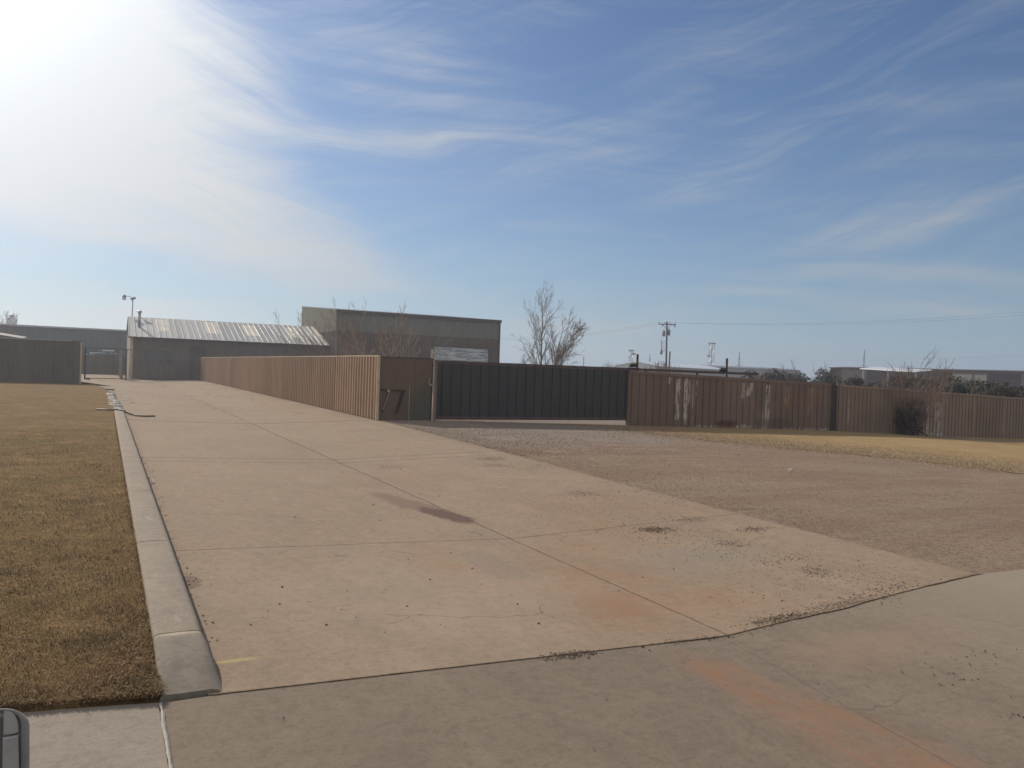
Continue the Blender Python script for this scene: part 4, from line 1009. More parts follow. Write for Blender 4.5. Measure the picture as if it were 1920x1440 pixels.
# dark yard wall with pipes stacked on it
xw0, xw1 = yp(150, 690, 112).x, yp(223, 690, 112).x
t = thing('yard_fence', 'low dark metal fence closing the yard behind the chain link gate', 'fence', (xw0, 112, 0))
ribbed(MB(), (xw0-12, 112), (xw1+.8, 112), 0, yp(190, 667.5, 112).z, pitch=.3, depth=.03).build('fence_panel', 'lfence', t)
zz = yp(190, 664, 114).z
for i, (pa, pb, yy, dz_) in enumerate(((168, 200, 662, 0), (192, 214, 657.5, 0), (205, 219, 663, 0), (160, 178, 664, 0))):
    a_, b_ = yp(pa, yy, 114+i*.3), yp(pb, yy+.8, 114+i*.3)
    setprops(MB().tube([a_, b_], .10+.03*(i == 1), 8).build('steel_pipe', ['galv','concw','galv','concw'][i]),
             ['long grey pipe stacked behind the dark yard fence', 'bright white pipe highest on the yard pipe stack', 'short grey pipe at the right end of the pipe stack', 'short pale pipe at the left end of the pipe stack'][i], 'pipe', 'pipes stacked in the yard')
rk = thing('pipe_rack', 'steel rack carrying pipes behind the dark yard fence', 'rack', (xw0, 114, 0))
for px in (165, 180, 195, 212):
    a_ = yp(px, 660, 114.4); MB().box(a_.x-.06, a_.x+.06, 114.3, 115.2, 0, a_.z).build('upright', 'dark', rk)
a_, b_ = yp(158, 666, 114.4), yp(221, 667, 114.4); MB().box(a_.x, b_.x, 113.9, 115.3, a_.z-.25, a_.z-.08).build('beam', 'dark', rk)

# big dark building at the left back
Yb = 150; a_ = yp(-60, 604.0, Yb); b_ = yp(262, 619.5, Yb); zr = b_.z; 
t = thing('warehouse', 'long slate grey metal warehouse behind the left fence', 'warehouse', (b_.x, Yb, 0))
zl = yp(0, 607, Yb).z; ze = zl-.5
ribbed(MB(), (-170, Yb), (b_.x, Yb), 0, zl-.25, pitch=.9, depth=.06, rib=.15, flank=.05).build('front_wall', 'lbld', t)
mb = MB(); mb.box(-170, b_.x, Yb+.05, Yb+40, 0, zl-.3); mb.build('hall', 'lbld', t)
mb = MB(); mb.box(-170, b_.x+.2, Yb-.25, Yb+.15, zl-.25, zl); mb.build('gutter', 'galv', t)
# small pale roof behind the left fence
t = thing('shed', 'low shed with a faded pink sloping roof just above the left fence', 'shed', (-9, 76, 0))
p0, p1 = yp(-80, 622, 76), yp(42, 634.0, 76); sxl, sxr = p0.x, p1.x
mb = MB(); mb.box(sxl, sxr-.1, 76.2, 81, 0, 3.3); mb.build('wall', 'lfence', t)
za, zb_ = yp(-80, 612, 76).z, yp(44, 631.5, 76).z
mb = MB()
mb.v += [(sxl, 75.9, za-.12), (sxr, 75.9, zb_-.12), (sxr, 81, zb_+.1), (sxl, 81, za+.1), (sxl, 75.9, za-.26), (sxr, 75.9, zb_-.26), (sxr, 81, zb_-.1), (sxl, 81, za-.1)]
mb.f += [(0,1,2,3),(7,6,5,4),(0,4,5,1),(1,5,6,2),(2,6,7,3),(3,7,4,0)]; mb.build('roof', 'pinkroof', t)
mb = MB(); mb.v += [(sxl, 75.85, 3.2), (sxr-.2, 75.85, 3.2), (sxr-.2, 75.85, zb_-.27), (sxl, 75.85, za-.27), (sxl, 76.19, 3.2), (sxr-.2, 76.19, 3.2), (sxr-.2, 76.19, zb_-.27), (sxl, 76.19, za-.27)]
mb.f += [(0,1,2,3),(7,6,5,4),(0,4,5,1),(1,5,6,2),(2,6,7,3),(3,7,4,0)]; mb.build('gable', 'pinkroof', t)
# tank on the skyline
D = 330; c = dp(22, 607, D); zt_ = dp(22, 596.5, D).z; rr = 9*D/F_PX
t = thing('storage_tank', 'pale tower tank with a railed top above the left warehouse', 'tank', (c.x, c.y, 0))
MB().lathe((c.x, c.y, 0), [(rr, 0), (rr, zt_), (rr*.98, zt_+.01)], 20).build('tank_body', 'concw', t, False)
MB().lathe((c.x, c.y, zt_+.02), [(rr*.45, 0), (rr*.45, 1.3), (rr*.2, 1.5)], 14).build('head_box', 'tfm', t)
mb = MB()
for j in range(16):
    a_ = 2*pi*j/16; mb.bar((c.x+rr*cos(a_), c.y+rr*sin(a_), zt_), (c.x+rr*cos(a_), c.y+rr*sin(a_), zt_+1.1), .08)
    b2 = 2*pi*(j+1)/16; mb.bar((c.x+rr*cos(a_), c.y+rr*sin(a_), zt_+1.1), (c.x+rr*cos(b2), c.y+rr*sin(b2), zt_+1.1), .08)
mb.build('railing', 'tfm', t)
b_ = dp(-8, 640, 95); plant('bare_tree', 'bare tree at the left edge above the slate warehouse', 'tree', (b_.x, b_.y, 0), [((0,0,0), (.03,0,1), 6.2, .10), ((.1,0,1.), (.2,0.1,1), 5.2, .07)], dict(P, levels=3), 19)

# metal roofed building
t = thing('low_building', 'low brown building with a galvanised metal roof and skylights', 'building', (2.4, 96, 0))
hx0, hx1, hy, ry_ = 2.4, 24.4, 96., 104.; ze, zr = 4.58, 7.0
ribbed(MB(), (hx0, hy), (hx1, hy), 0, ze-.1, pitch=.305, depth=.02, rib=.04, flank=.02).build('front_wall', 'hwall', t)
mb = MB(); mb.v += [(hx0+.01, hy+.01, 0), (hx0+.01, 112, 0), (hx0+.01, 112, ze-.12), (hx0+.01, ry_, zr-.12), (hx0+.01, hy+.01, ze-.12)]; mb.f.append((0,1,2,3,4)); 
n = len(mb.v); mb.v += [(x+.1, y, z) for x, y, z in mb.v[:5]]; mb.f.append((9,8,7,6,5)); mb.build('side_wall', 'hside', t)
mb = MB(); mb.box(hx0, hx0+.28, hy-.12, hy-.04, 0, ze-.12); mb.build('corner_trim', 'trim', t)
mb = MB(); mb.box(hx0+.11, hx1-.1, hy+.1, 111.9, 0, 3.2); mb.build('core', 'hwall', t)
# roof: front and back slopes, ribs standing 5 cm proud
mb = MB()
def slab(mb, a, b, c, d, th=.06):
    n = len(mb.v); mb.v += [tuple(q) for q in (a, b, c, d)] + [(q[0], q[1], q[2]-th) for q in (a, b, c, d)]
    mb.f += [tuple(n+i for i in q) for q in ((0,1,2,3),(7,6,5,4),(0,4,5,1),(1,5,6,2),(2,6,7,3),(3,7,4,0))]
ov = .35
slope = (zr-ze)/(ry_-hy)
slab(mb, (hx0-.15, hy-ov, ze-ov*slope), (hx1, hy-ov, ze-ov*slope), (hx1, ry_, zr), (hx0-.15, ry_, zr))
slab(mb, (hx0-.15, ry_+.002, zr), (hx1, ry_+.002, zr), (hx1, 112.3, ze), (hx0-.15, 112.3, ze))
rf = mb.build('roof', 'roof', t)
mb = MB(); x = hx0-.12; i = 0
while x < hx1-.05:
    mb.bar((x, hy-ov-.02, ze-ov*slope+.035), (x, ry_-.02, zr+.035), .05, .08); x += .61
mb.build('roof_ribs', 'ribm', t)
def onroof(px, py):
    d = ray(px, py); # plane z = ze + slope*(y-hy)
    k = (ze - slope*hy - H_EYE)/(d.z - slope*d.y); return O + d*k
for (pa, pb, v0, v1) in ((293, 316, .28, .92), (383, 408, .30, .92), (453, 478, .28, .85), (532, 552, .30, .85), (583, 600, .4, .95)):
    a_, b_ = onroof(pa, 612), onroof(pb, 614); y0, y1 = hy+v0*8, hy+v1*8
    if pa == 583: b_.x = min(b_.x, hx1-.2)
    mb = MB(); slab(mb, (a_.x, y0, ze+slope*(y0-hy)+.012), (b_.x, y0, ze+slope*(y0-hy)+.012), (b_.x, y1, ze+slope*(y1-hy)+.012), (a_.x, y1, ze+slope*(y1-hy)+.012), .01)
    mb.build('skylight', 'sky_l', t)
mb = MB(); mb.box(hx0-.2, hx1-.05, hy-ov-.12, hy-ov-.025, ze-ov*slope-.16, ze-ov*slope-.02); mb.build('gutter', 'dtrim', t)
w0, w1 = yp(272, 667, hy).x, yp(323, 667, hy).x; zw0, zw1 = yp(300, 676.5, hy).z, yp(300, 659.5, hy).z
wf = MB().box(w0-.08, w1+.08, hy-.07, hy-.022, zw0-.08, zw1+.08).build('window', 'dtrim', t)
n_ = 4
mb = MB()
for i in range(n_): q0 = w0+(w1-w0)*i/n_; q1 = w0+(w1-w0)*(i+1)/n_-.06; mb.box(q0, q1, hy-.09, hy-.073, zw0, zw1)
mb.build('pane', 'wwin', wf)
a_ = yp(371, 650, hy); MB().box(a_.x-.8, a_.x+.9, hy-.06, hy-.022, 0, 3.7).build('dark_doorway', 'dtrim', t)
pv = onroof(261, 613); zt_ = yp(261, 586, pv.y).z
mb = MB(); mb.tube([(pv.x, pv.y, pv.z-.1), (pv.x, pv.y, zt_)], .14, 12); vp = mb.build('vent_pipe', 'galv', t, True)
mb = MB(); mb.tube([(pv.x, pv.y, zt_+.01), (pv.x, pv.y, zt_+.16), (pv.x, pv.y, zt_+.24)], [.27, .25, .10], 12); mb.build('vent_cap', 'galv', t)
# yard light pole behind the roof
c = yp(246.0, 594, 106.5); zt_ = yp(247.5, 560, 106.5).z
t = thing('light_pole', 'slim light pole with two lamp heads behind the galvanised roof', 'street lamp', (c.x, 106.5, 0))
MB().tube([(c.x, 106.5, 0), (c.x+.12, 106.5, zt_)], .065, 8).build('pole', 'galv', t, True)
l0 = yp(233, 556, 106.2)
MB().tube([(c.x+.12, 106.5, zt_), (c.x-.15, 106.4, zt_+.22), (l0.x, 106.2, l0.z+.1)], .035, 6).build('arm', 'galv', t)
MB().tube([(l0.x, 106.2, l0.z+.22), (l0.x, 106.2, l0.z+.1), (l0.x, 106.2, l0.z-.12)], [.08, .2, .23], 12).build('lamp_head', 'tfm', t)
MB().tube([(l0.x, 106.2, l0.z-.121), (l0.x, 106.2, l0.z-.42)], [.23, .2], 12).build('lamp_glass', 'lampw', t)
mb = MB(); mb.bar((c.x-.1, 106.3, zt_-.1), (c.x+.42, 106.3, zt_+.12), .28, .26); mb.build('flood_lamp', 'tfm', t)

# tall shed with roll-up door
Yf = 93.0; bx0, bx1 = yp(631, 600, Yf).x, yp(937, 620, Yf).x; ezl, ezr = yp(631, 580, Yf).z, yp(937, 603.5, Yf).z; ez = (ezl+ezr)/2+.05
t = thing('metal_shed', 'tall two tone metal shed, olive above brown, with a white roll up door', 'building', (bx0, Yf, 0))
zm = yp(780, 628, Yf).z
dx0, dx1, dzt = yp(813, 650, Yf).x, yp(916.5, 655, Yf).x, yp(865, 651.5, Yf).z
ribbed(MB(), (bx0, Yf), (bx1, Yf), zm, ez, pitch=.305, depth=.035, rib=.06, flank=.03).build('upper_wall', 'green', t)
mb = MB()
ribbed(mb, (bx0, Yf), (dx0-.12, Yf), 0, zm-.004, pitch=.305, depth=.035, rib=.06, flank=.03)
ribbed(mb, (dx1+.12, Yf), (bx1, Yf), 0, zm-.004, pitch=.305, depth=.035, rib=.06, flank=.03)
ribbed(mb, (dx0-.11, Yf), (dx1+.11, Yf), dzt+.12, zm-.004, pitch=.305, depth=.035, rib=.06, flank=.03); mb.build('lower_wall', 'brown', t)
mb = MB(); ns = 9
for i in range(ns):
    z0 = dzt*i/ns; z1 = dzt*(i+1)/ns-.03; mb.box(dx0, dx1, Yf+.10, Yf+.15+(.02 if i % 2 else 0), z0, z1)
dr = mb.build('roll_up_door', 'door', t)
mb = MB(); mb.box(dx0-.12, dx0, Yf-.06, Yf+.2, 0, dzt+.12); mb.box(dx1, dx1+.12, Yf-.06, Yf+.2, 0, dzt+.12); mb.box(dx0, dx1, Yf-.06, Yf+.2, dzt, dzt+.12); mb.build('door_frame', 'dtrim', t)
rp = xp(566.5, 575, bx0); rY, rZ = rp.y, rp.z
# side wall (gable half facing the camera's left), ribbed, rising to the ridge
def sl(z): return lambda t_: min(z, 99)
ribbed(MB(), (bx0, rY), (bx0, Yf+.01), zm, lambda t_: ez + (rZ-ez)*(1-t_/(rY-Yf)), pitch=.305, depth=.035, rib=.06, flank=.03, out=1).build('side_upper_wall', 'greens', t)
ribbed(MB(), (bx0, rY), (bx0, Yf+.01), 0, zm-.004, pitch=.305, depth=.035, rib=.06, flank=.03, out=1).build('side_lower_wall', 'brown', t)
Yk = rY
mb = MB(); slab(mb, (bx0-.06, Yf-.15, ez+.04), (bx1+.06, Yf-.15, ez+.04), (bx1+.06, rY, rZ+.08), (bx0-.06, rY, rZ+.08), .06)
mb.build('roof', 'greyroof', t)
mb = MB(); mb.box(bx0-.1, bx1+.12, Yf-.28, Yf-.152, ez-.32, ez+.06); mb.build('gutter', 'dtrim', t)
mb = MB(); mb.box(bx1-.14, bx1+.04, Yf-.15, Yf-.04, 0, ez-.33); mb.build('downspout', 'dtrim', t)
mb = MB(); mb.box(bx0-.05, bx0+.1, Yf-.06, Yf-.002, 0, ez-.33); mb.build('corner_trim', 'green', t)
mb = MB(); mb.box(bx1-.12, bx1, Yf+.05, Yk, 0, ez-.02); mb.box(bx0, bx1-.13, Yk-.1, Yk, 0, ez-.02); mb.box(bx0+.1, bx1-.2, Yf+.3, Yf+.4, 0, ez-.1); mb.build('back_wall', 'brown', t)
a_ = yp(810, 660, 91.5); mb = MB(); mb.tube([(a_.x, 91.5, 0), (a_.x, 91.5, yp(810, 654.5, 91.5).z)], .14, 10)
setprops(mb.build('bollard', 'trim', smooth=True), 'pale brown bollard left of the white roll up door', 'bollard')

# ------------------------------------------------------------------ skyline
def pole_at(px, D, base=-1.2): q = dp(px, 700, D); return Vector((q.x, q.y, base))
b_ = pole_at(1249.5, 128); zt_ = dp(1247, 603, 128).z
t = thing('utility_pole', 'wooden utility pole with crossarm, transformers and a lamp behind the gate', 'utility pole', b_)
lean = Vector((-.30, .15, 0))
top = Vector((b_.x, b_.y, zt_)) + lean*.6
MB().tube([b_, top], [.17, .12], 10).build('pole', 'wood', t, True)
RT = Vector((CR.x, CR.y, 0)).normalized(); FW = Vector((CF.x, CF.y, 0)).normalized()
za = zt_-.45; ca = top+Vector((0,0,-.45))
MB().bar(ca-RT*1.35-FW*.2, ca+RT*1.35-FW*.2, .12, .14).build('crossarm', 'wood', t)
mb = MB(); mb.bar(ca-RT*.75-FW*.2, ca-FW*.16-Vector((0,0,.8)), .05); mb.bar(ca+RT*.75-FW*.2, ca-FW*.16-Vector((0,0,.8)), .05); mb.build('arm_brace', 'wood', t)
for k_ in (-1.28, -.35, .45, 1.28):
    q = ca+RT*k_-FW*.2; MB().tube([q+Vector((0,0,.07)), q+Vector((0,0,.14)), q+Vector((0,0,.24)), q+Vector((0,0,.32))], [.035, .07, .08, .03], 8).build('insulator', 'insul', t)
for k_ in (-.75, 1.15, 1.28): 
    q = ca+RT*k_-FW*.25; MB().tube([q-Vector((0,0,.08)), q-Vector((0,0,.42))], [.07, .05], 6).build('cutout', 'insul', t)
for k_ in (-.47, .33):
    q = top + RT*k_ - FW*.15; q.z = dp(1247, 626, 128).z if k_ < 0 else dp(1247, 624, 128).z
    tf = MB().tube([q-Vector((0,0,.42)), q+Vector((0,0,.38)), q+Vector((0,0,.45))], [.23, .23, .15], 14).build('transformer', 'tfm', t)
    for w in (-.1, .1): MB().tube([q+RT*w+Vector((0,0,.45)), q+RT*w+Vector((0,0,.75))], [.05, .03], 6).build('bushing', 'insul', tf)
zc = dp(1247, 650, 128).z
mb = MB()
for i in range(5):
    z = zc-.1-i*.30+.9; q = top+RT*(-.75); mb.bar((q.x-.0, q.y, z), (q.x+RT.x*.62, q.y+RT.y*.62, z+.12), .05); mb.tube([(q.x, q.y, z-.12), (q.x, q.y, z+.10)], .09, 6)
mb.bar((q.x, q.y, zc-1.), (q.x, q.y, zc+2.4), .03); mb.build('service_rack', 'insul', t)
q = dp(1240, 661, 127.5); q2 = dp(1247, 658, 128)
MB().tube([q2, q+Vector((0,0,.35))], .05, 6).build('lamp_arm', 'tfm', t)
MB().tube([q+Vector((0,0,.45)), q+Vector((0,0,.1)), q-Vector((0,0,.3))], [.1, .22, .2], 10).build('lamp_head', 'tfm', t)
b2 = pole_at(1254.5, 133); MB_ = MB().tube([b2, Vector((b2.x, b2.y, dp(1254, 659, 133).z))], .12, 8).build('stub_pole', 'wood', smooth=True)
setprops(MB_, 'short thinner wooden pole just right of the utility pole', 'pole')
def wirerun(a_, b_, sag, r, label, n=24):
    pts = []
    for i in range(n+1): t_ = i/n; q = a_.lerp(b_, t_); q.z -= sag*4*t_*(1-t_); pts.append(q)
    o = MB().tube(pts, r, 4).build('power_line', 'dark'); return setprops(o, label, 'cable', 'power lines')
for k_, lb in ((-1.28, 'power line leaving the left crossarm tip towards the shed'), (.45, 'power line running left from the crossarm middle')):
    A = ca+RT*k_-FW*.2+Vector((0,0,.3)); B = dp(905+4*(k_ > 0), 632+2*(k_ > 0), 205); wirerun(A, B, 1.2, .012, lb)
for k_, lb in ((1.28, 'power line leaving the right crossarm tip to the right edge'), (-.35, 'upper power line crossing the sky to the right edge')):
    A = ca+RT*k_-FW*.2+Vector((0,0,.3)); B = dp(2010, 583-6*(k_ < 0), 97); wirerun(A, B, .9, .009, lb)
A = dp(900, 676, 240); 
for i, (y0, y1) in enumerate(((672, 664), (694, 688))):
    wirerun(dp(955, y0+8, 420), dp(2000, y1, 330), 1.5, .018, ['faint distant power line high over the right fence', 'faint distant power line just above the far roofs'][i])

def lattice(px, pyt, D, w, label, arms):
    b_ = pole_at(px, D); zt_ = dp(px, pyt, D).z; t = thing('lattice_mast', label, 'mast', b_, 'lattice masts on the skyline'); mb = MB(); H_ = zt_-b_.z; n = int(H_/(w*1.6))
    cs = [(-1,-1),(1,-1),(1,1),(-1,1)]
    for i, (a0, a1) in enumerate(cs): mb.bar((b_.x+a0*w/2, b_.y+a1*w/2, b_.z), (b_.x+a0*w/2, b_.y+a1*w/2, zt_), .14)
    for k_ in range(n):
        z0, z1 = b_.z+H_*k_/n, b_.z+H_*(k_+1)/n
        for i in range(4):
            c0, c1 = cs[i], cs[(i+1) % 4]; A, B = (c0, c1) if k_ % 2 else (c1, c0)
            mb.bar((b_.x+A[0]*w/2, b_.y+A[1]*w/2, z0), (b_.x+B[0]*w/2, b_.y+B[1]*w/2, z1), .08)
            mb.bar((b_.x+c0[0]*w/2, b_.y+c0[1]*w/2, z1), (b_.x+c1[0]*w/2, b_.y+c1[1]*w/2, z1), .08)
    mb.build('lattice', 'galv', t); mb = MB(); mb.box(b_.x-w*.75, b_.x+w*.75, b_.y-w*.75, b_.y+w*.75, zt_+.003, zt_+.5); mb.build('crown_block', 'tfm', t)
    for (o_, dz_) in arms:
        q = b_+RT*o_; q.z = zt_-dz_; mb = MB(); mb.bar(b_+Vector((0,0,H_-dz_)), q, .3); mb.box(q.x-.5, q.x+.5, q.y-.4, q.y+.4, q.z-.4, q.z+.4); mb.build('platform', 'galv', t)
lattice(1182, 658, 330, 1.1, 'shorter lattice mast standing left of the black guide post', [(1.2, 1.2)])
lattice(1333, 645, 330, 1.5, 'taller lattice mast rising above the white roofed building', [(-1.4, 4.9)])
first = None
for i, (px, pyt, D, lb) in enumerate(((1093.5, 668, 470, 'transmission pole right of the tall bare tree'), (1217.5, 664, 440, 'transmission pole left of the utility pole over the gable'),
                                    (1385, 660, 400, 'transmission pole above the grey shed'), (1619, 657, 400, 'transmission pole above the maroon roofed building'))):
    b_ = pole_at(px, D); H_ = dp(px, pyt, D).z-b_.z; t = thing('transmission_pole', lb, 'utility pole', b_, 'distant transmission poles')
    MB().tube([b_, b_+Vector((0,0,H_))], [.42, .22], 8).build('mast', 'tfm', t)
    for k_, (fz, w) in enumerate(((.80, 2.0), (.62, 3.6), (.50, 2.6), (.40, 3.4)) if i > 1 else ((.8, 1.6), (.6, 1.8))):
        c = b_+Vector((0,0,H_*fz)); MB().bar(c-RT*w/2-Vector((0,0,.15)), c+RT*w/2, .2).build('arm', 'tfm', t)

def gabled(name, label, px0, px1, D0, D1, ze_px, zr_px, depth, mw, mr, base=-1.3):
    """shed with its long side from px0 (depth D0) to px1 (depth D1); ridge parallel to that side"""
    A = dp(px0, ze_px[0], D0); B = dp(px1, ze_px[1], D1); d = Vector((B.x-A.x, B.y-A.y, 0)); L = d.length; d /= L; n = Vector((-d.y, d.x, 0))
    if n.dot(FW) < 0: n = -n
    ze_ = (A.z+B.z)/2; a0 = Vector((A.x, A.y, 0)); b0 = Vector((B.x, B.y, 0)); m0 = a0+n*depth/2; m1 = b0+n*depth/2; c0 = a0+n*depth; c1 = b0+n*depth
    zr_ = ze_ + zr_px
    t = thing(name, label, 'building', (A.x, A.y, base)); mb = MB()
    P3 = lambda v, z: (v.x, v.y, z)
    mb.quad(P3(a0, base), P3(b0, base), P3(b0, ze_), P3(a0, ze_)).build('front_wall', mw[0], t); MB().quad(P3(c1, base), P3(c0, base), P3(c0, ze_), P3(c1, ze_)).build('back_wall', mw[0], t)
    MB().poly([P3(a0, base), P3(a0, ze_), P3(m0, zr_), P3(c0, ze_), P3(c0, base)]).build('gable_wall', mw[1], t); MB().poly([P3(b0, base), P3(c1, base), P3(c1, ze_), P3(m1, zr_), P3(b0, ze_)]).build('gable_wall', mw[1], t)
    mb = MB(); o_ = n*.3; e_ = d*.3
    slab(mb, P3(a0-o_-e_, ze_+.02), P3(b0-o_+e_, ze_+.02), P3(m1+e_, zr_+.12), P3(m0-e_, zr_+.12), .12)
    slab(mb, P3(m0-e_, zr_+.12), P3(m1+e_, zr_+.12), P3(c1+o_+e_, ze_), P3(c0+o_-e_, ze_), .12); mb.build('roof', mr, t)
    return t, a0, b0, n, d, ze_
gabled('white_roofed_building', 'far shed with a glaring white metal roof and pale gable end', 1236, 1362, 232, 262, (687.5, 692.5), 1.15, 15, ('greywall', 'paleewall'), 'whiteroof')
gabled('grey_shed', 'long grey shed behind the brush right of the white roofed building', 1352, 1500, 285, 300, (690.5, 692), .6, 22, ('greywall', 'greywall'), 'greyroof')
t, a0, b0, n, d, ze_ = gabled('maroon_roofed_building', 'wide low building with dark maroon roof edge at the far right', 1557, 1925, 172, 150, (691.5, 694.5), .35, 24, ('tanwall', 'tanwall'), 'purp')
def onwall(px): # distance along long wall
    r_ = ray(px, 700); # solve a0 + d*t = k*r
    den = r_.x*d.y - r_.y*d.x; k = (a0.x*d.y - a0.y*d.x)/den; return (Vector((r_.x*k, r_.y*k, 0))-a0).dot(d)
def panel(px0, px1, z0, z1, m_, nm, th=.06):
    u0, u1 = onwall(px0), onwall(px1); A = a0+d*u0-n*th; B = a0+d*u1-n*th; mb = MB(); A2, B2 = A+n*(th-.004), B+n*(th-.004)
    mb.v += [(A.x, A.y, z0), (B.x, B.y, z0), (B.x, B.y, z1), (A.x, A.y, z1), (A2.x, A2.y, z0), (B2.x, B2.y, z0), (B2.x, B2.y, z1), (A2.x, A2.y, z1)]
    mb.f += [(0,1,2,3),(7,6,5,4),(0,4,5,1),(1,5,6,2),(2,6,7,3),(3,7,4,0)]; return mb.build(nm, m_, t)
panel(1558, 1579, -1.2, ze_-.3, 'purp', 'dark_door'); panel(1625, 1785, -1.2, ze_-.3, 'purp', 'dark_wall_panel')
panel(1787, 1822, 2.6, ze_-.75, 'cream', 'wall_panel'); panel(1828, 1850, 2.3, ze_-.8, 'cream', 'wall_panel'); panel(1852, 1915, 2.0, ze_-.4, 'purp', 'dark_wall_panel')
for px in (1561, 1741, 1770): u = onwall(px); q = a0+d*u-n*.35; MB().box(q.x-.25, q.x+.25, q.y-.2, q.y+.2, 3.4, 3.65).build('wall_lamp', 'lampw', t)
A, B = dp(1612, 690.5, 140), dp(1714, 696.3, 125)
mb = MB(); dd = (B-A); nn = Vector((-dd.y, dd.x, 0)).normalized(); nn = nn if nn.dot(FW) > 0 else -nn
slab(mb, A, B, B+nn*3-Vector((0,0,-.35)), A+nn*3-Vector((0,0,-.35)), .14)
t2 = thing('carport', 'low carport with a bright white roof edge behind the bare shrub', 'carport', (A.x, A.y, -1.2)); mb.build('roof', 'whiteroof', t2)
for k_ in (0.02, .5, .98):
    q = A.lerp(B, k_)+nn*.5; MB().box(q.x-.08, q.x+.08, q.y-.08, q.y+.08, -1.2, q.z-.08).build('post', 'galv', t2)

# ------------------------------------------------------------------ vehicle mirror at the lower left
D = 1.15; MD = ray(10, 1500).normalized(); pr_ = lambda px, py, dd=0: dp(px, py, D) + MD*dd
HD = radians(-10); hv = Vector((sin(HD), cos(HD), 0)); lv = Vector((-cos(HD), sin(HD), 0))
def tk(a, l, z): q = hv*a + lv*l; return Vector((q.x, q.y, z))
t = thing('pickup_truck', 'vehicle whose grey side mirror edge shows in the lower left corner', 'vehicle', tuple(tk(0, 1.2, 0)))
M['paint'] = simple('silver_truck_paint', (.34,.34,.34), .35, .4, var=.05); M['tyre'] = simple('tyre_rubber', (.03,.03,.03), .9, var=.2); M['cabglass'] = simple('cab_glass', (.03,.035,.04), .08, 0, var=.1, spec=.6)
def loft(prof, l0, l1, inset=0.0):
    """side profile (ahead, height) extruded across the truck"""
    mb = MB(); n = len(prof)
    for l, k_ in ((l0, 0), (l0+.05, 1), (l1-.05, 1), (l1, 0)):
        cx = sum(p[0] for p in prof)/n; cz = sum(p[1] for p in prof)/n
        for a, z in prof:
            f_ = 1.0 if k_ else .975; mb.v.append(tuple(tk(cx+(a-cx)*f_, l, cz+(z-cz)*f_)))
    for i_ in range(3):
        for j_ in range(n): a_ = i_*n+j_; b_ = i_*n+(j_+1) % n; mb.f.append((a_, b_, b_+n, a_+n))
    mb.f.append(tuple(range(n))); mb.f.append(tuple(3*n+q for q in reversed(range(n)))); return mb
loft([(2.75,.55),(2.75,1.15),(2.6,1.32),(1.45,1.42),(1.3,1.46),(-.95,1.46),(-.98,1.30),(-2.9,1.30),(-2.9,.6),(-2.35,.55),(-2.25,.95),(-1.55,.95),(-1.45,.5),(1.35,.5),(1.45,.95),(2.15,.95),(2.25,.55)], .30, 2.2).build('body', 'paint', t)
loft([(1.28,1.463),(.62,2.02),(-.7,2.04),(-.93,1.463)], .38, 2.12).build('cab', 'paint', t)
for l_ in (.372, 2.105):
    mb = MB(); q = [(1.08,1.50),(.60,1.94),(.02,1.97),(.02,1.50)]; n = 4
    for o_ in (0, .02):
        for a, z in q: mb.v.append(tuple(tk(a, l_+o_, z)))
    mb.f += [(0,1,2,3),(7,6,5,4),(0,4,5,1),(1,5,6,2),(2,6,7,3),(3,7,4,0)]; mb.build('side_window', 'cabglass', t)
for a in (1.8, -1.9):
    for l0_, l1_ in ((.32, .56), (1.94, 2.18)):
        w_ = MB().tube([tk(a, l0_, .38), tk(a, l1_, .38)], .38, 24).build('wheel', 'tyre', t)
        lo_ = l0_-.01 if l0_ < 1 else l1_-.04
        MB().tube([tk(a, lo_, .38), tk(a, lo_+.05, .38)], .22, 18).build('rim', 'mtrim', w_)
MB().bar(tk(.35, .285, 1.28), tk(.15, .285, 1.28), .03).build('door_handle', 'mtrim', t)
ax_x = CR.copy(); ax_y = CU.copy(); s1 = D/F_PX
def rrect(cx0, cx1, cy0, cy1, r, n=10):
    """pixel-sized rounded rectangle at the mirror's distance; big radius on the upper right"""
    pts = []
    for (qx, qy, a0_, rr_) in ((cx1-r, cy0+r*.75, 0, r), (cx0+r, cy0+r*.75, 90, r), (cx0+r, cy1-r, 180, r), (cx1-r, cy1-r, 270, r)):
        for i in range(n+1):
            a_ = radians(a0_+90*i/n); pts.append((qx+cos(a_)*rr_, qy-sin(a_)*rr_*(.75 if a0_ < 180 else 1)))
    return pts
def solid(outlines, name, m_, par, smooth=True):
    """outlines: list of (pixel outline, depth offset) lofted front to back"""
    mb = MB(); n = len(outlines[0][0])
    for pts, off in outlines:
        for (px, py) in pts: mb.v.append(tuple(pr_(px, py, off)))
    for i in range(len(outlines)-1):
        for j in range(n): a_ = i*n+j; b_ = i*n+(j+1) % n; mb.f.append((a_, b_, b_+n, a_+n))
    mb.f.append(tuple(range(n))); mb.f.append(tuple((len(outlines)-1)*n+j for j in reversed(range(n))))
    o = mb.build(name, m_, par); 
    if smooth:
        o.data.polygons.foreach_set('use_smooth', [len(p.vertices) == 4 for p in o.data.polygons])
    return o
X0_, X1_, Y0_, Y1_ = -240, 56, 1327, 1790
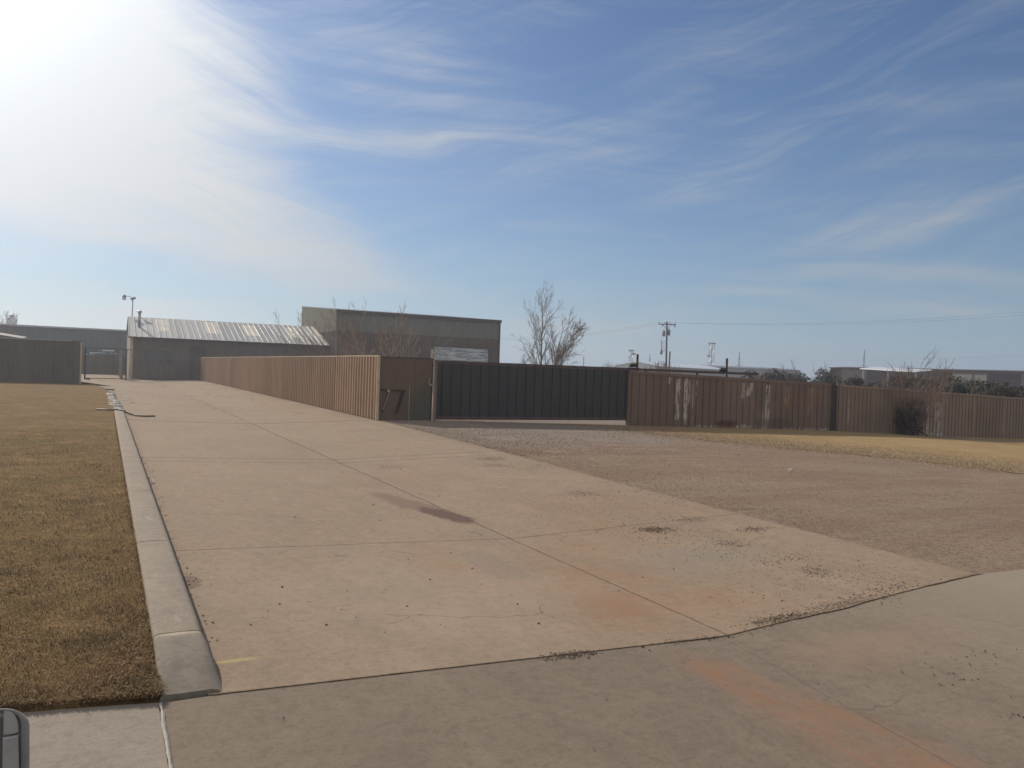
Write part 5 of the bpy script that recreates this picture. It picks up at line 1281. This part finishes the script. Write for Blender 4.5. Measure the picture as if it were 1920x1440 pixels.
solid([(rrect(X0_+16, X1_-19, Y0_+9, Y1_-14, 30), .001), (rrect(X0_+12, X1_-17, Y0_+7, Y1_-12, 31), -.002), (rrect(X0_+7, X1_-9, Y0_+3, Y1_-7, 36), -.004), (rrect(X0_+3, X1_-4, Y0_+1, Y1_-3, 40), .004), (rrect(X0_, X1_, Y0_, Y1_, 42), .022), (rrect(X0_+4, X1_-3, Y0_+4, Y1_-4, 44), .06), (rrect(X0_+40, X1_-34, Y0_+40, Y1_-40, 40), .12)], 'mirror_housing', 'mhouse', t)
def strip(pts, off0, off1, name, m_):
    cx = sum(p[0] for p in pts)/len(pts); cy = sum(p[1] for p in pts)/len(pts)
    ins = lambda k: [(cx+(p[0]-cx)*(1-k/15), cy+(p[1]-cy)*(1-k/40)) for p in pts]
    return solid([(ins(1.2), off0), (pts, off0+.003), (pts, off1)], name, m_, t, False)
strip([(7, 1334), (15, 1332.5), (22, 1335), (28, 1341), (32.5, 1350), (34.5, 1362), (35, 1373), (28, 1376), (6, 1379)], -.006, .0009, 'upper_trim', 'mtrim')
strip([(5, 1383), (20, 1380.5), (34.5, 1378), (35.5, 1420), (36, 1600), (36, 1740), (3, 1740), (3, 1600), (4, 1450)], -.006, .0009, 'lower_trim', 'mtrim')
solid([([(-215, 1345), (1, 1345), (-1, 1760), (-215, 1760)], -.003), ([(-215, 1345), (1, 1345), (-1, 1760), (-215, 1760)], .0009)], 'mirror_glass', 'mglass', t, False)
am = pr_(-200, 1620, .08); mb = MB(); mb.tube([am, (am+tk(1.15, .36, 1.44))/2 + Vector((0, 0, .02)), tk(1.15, .36, 1.44)], .03, 10); mb.build('mirror_arm', 'mhouse', t, True)

# ------------------------------------------------------------------ the hazy air
mh = bpy.data.materials.new('haze'); mh.use_nodes = True; g = NT(mh.node_tree)
vol = g.n('ShaderNodeVolumePrincipled', {'Color': (.82, .89, 1.0), 'Density': .00085, 'Anisotropy': .45})
g.nt.links.new(vol.outputs[0], g.n('ShaderNodeOutputMaterial').inputs[1])
M['haze'] = mh
setprops(MB().box(-260, 520, -20, 620, -2.4, 24.).build('haze', 'haze'), 'thin pale haze in the air over the whole yard', 'haze', None, 'stuff')
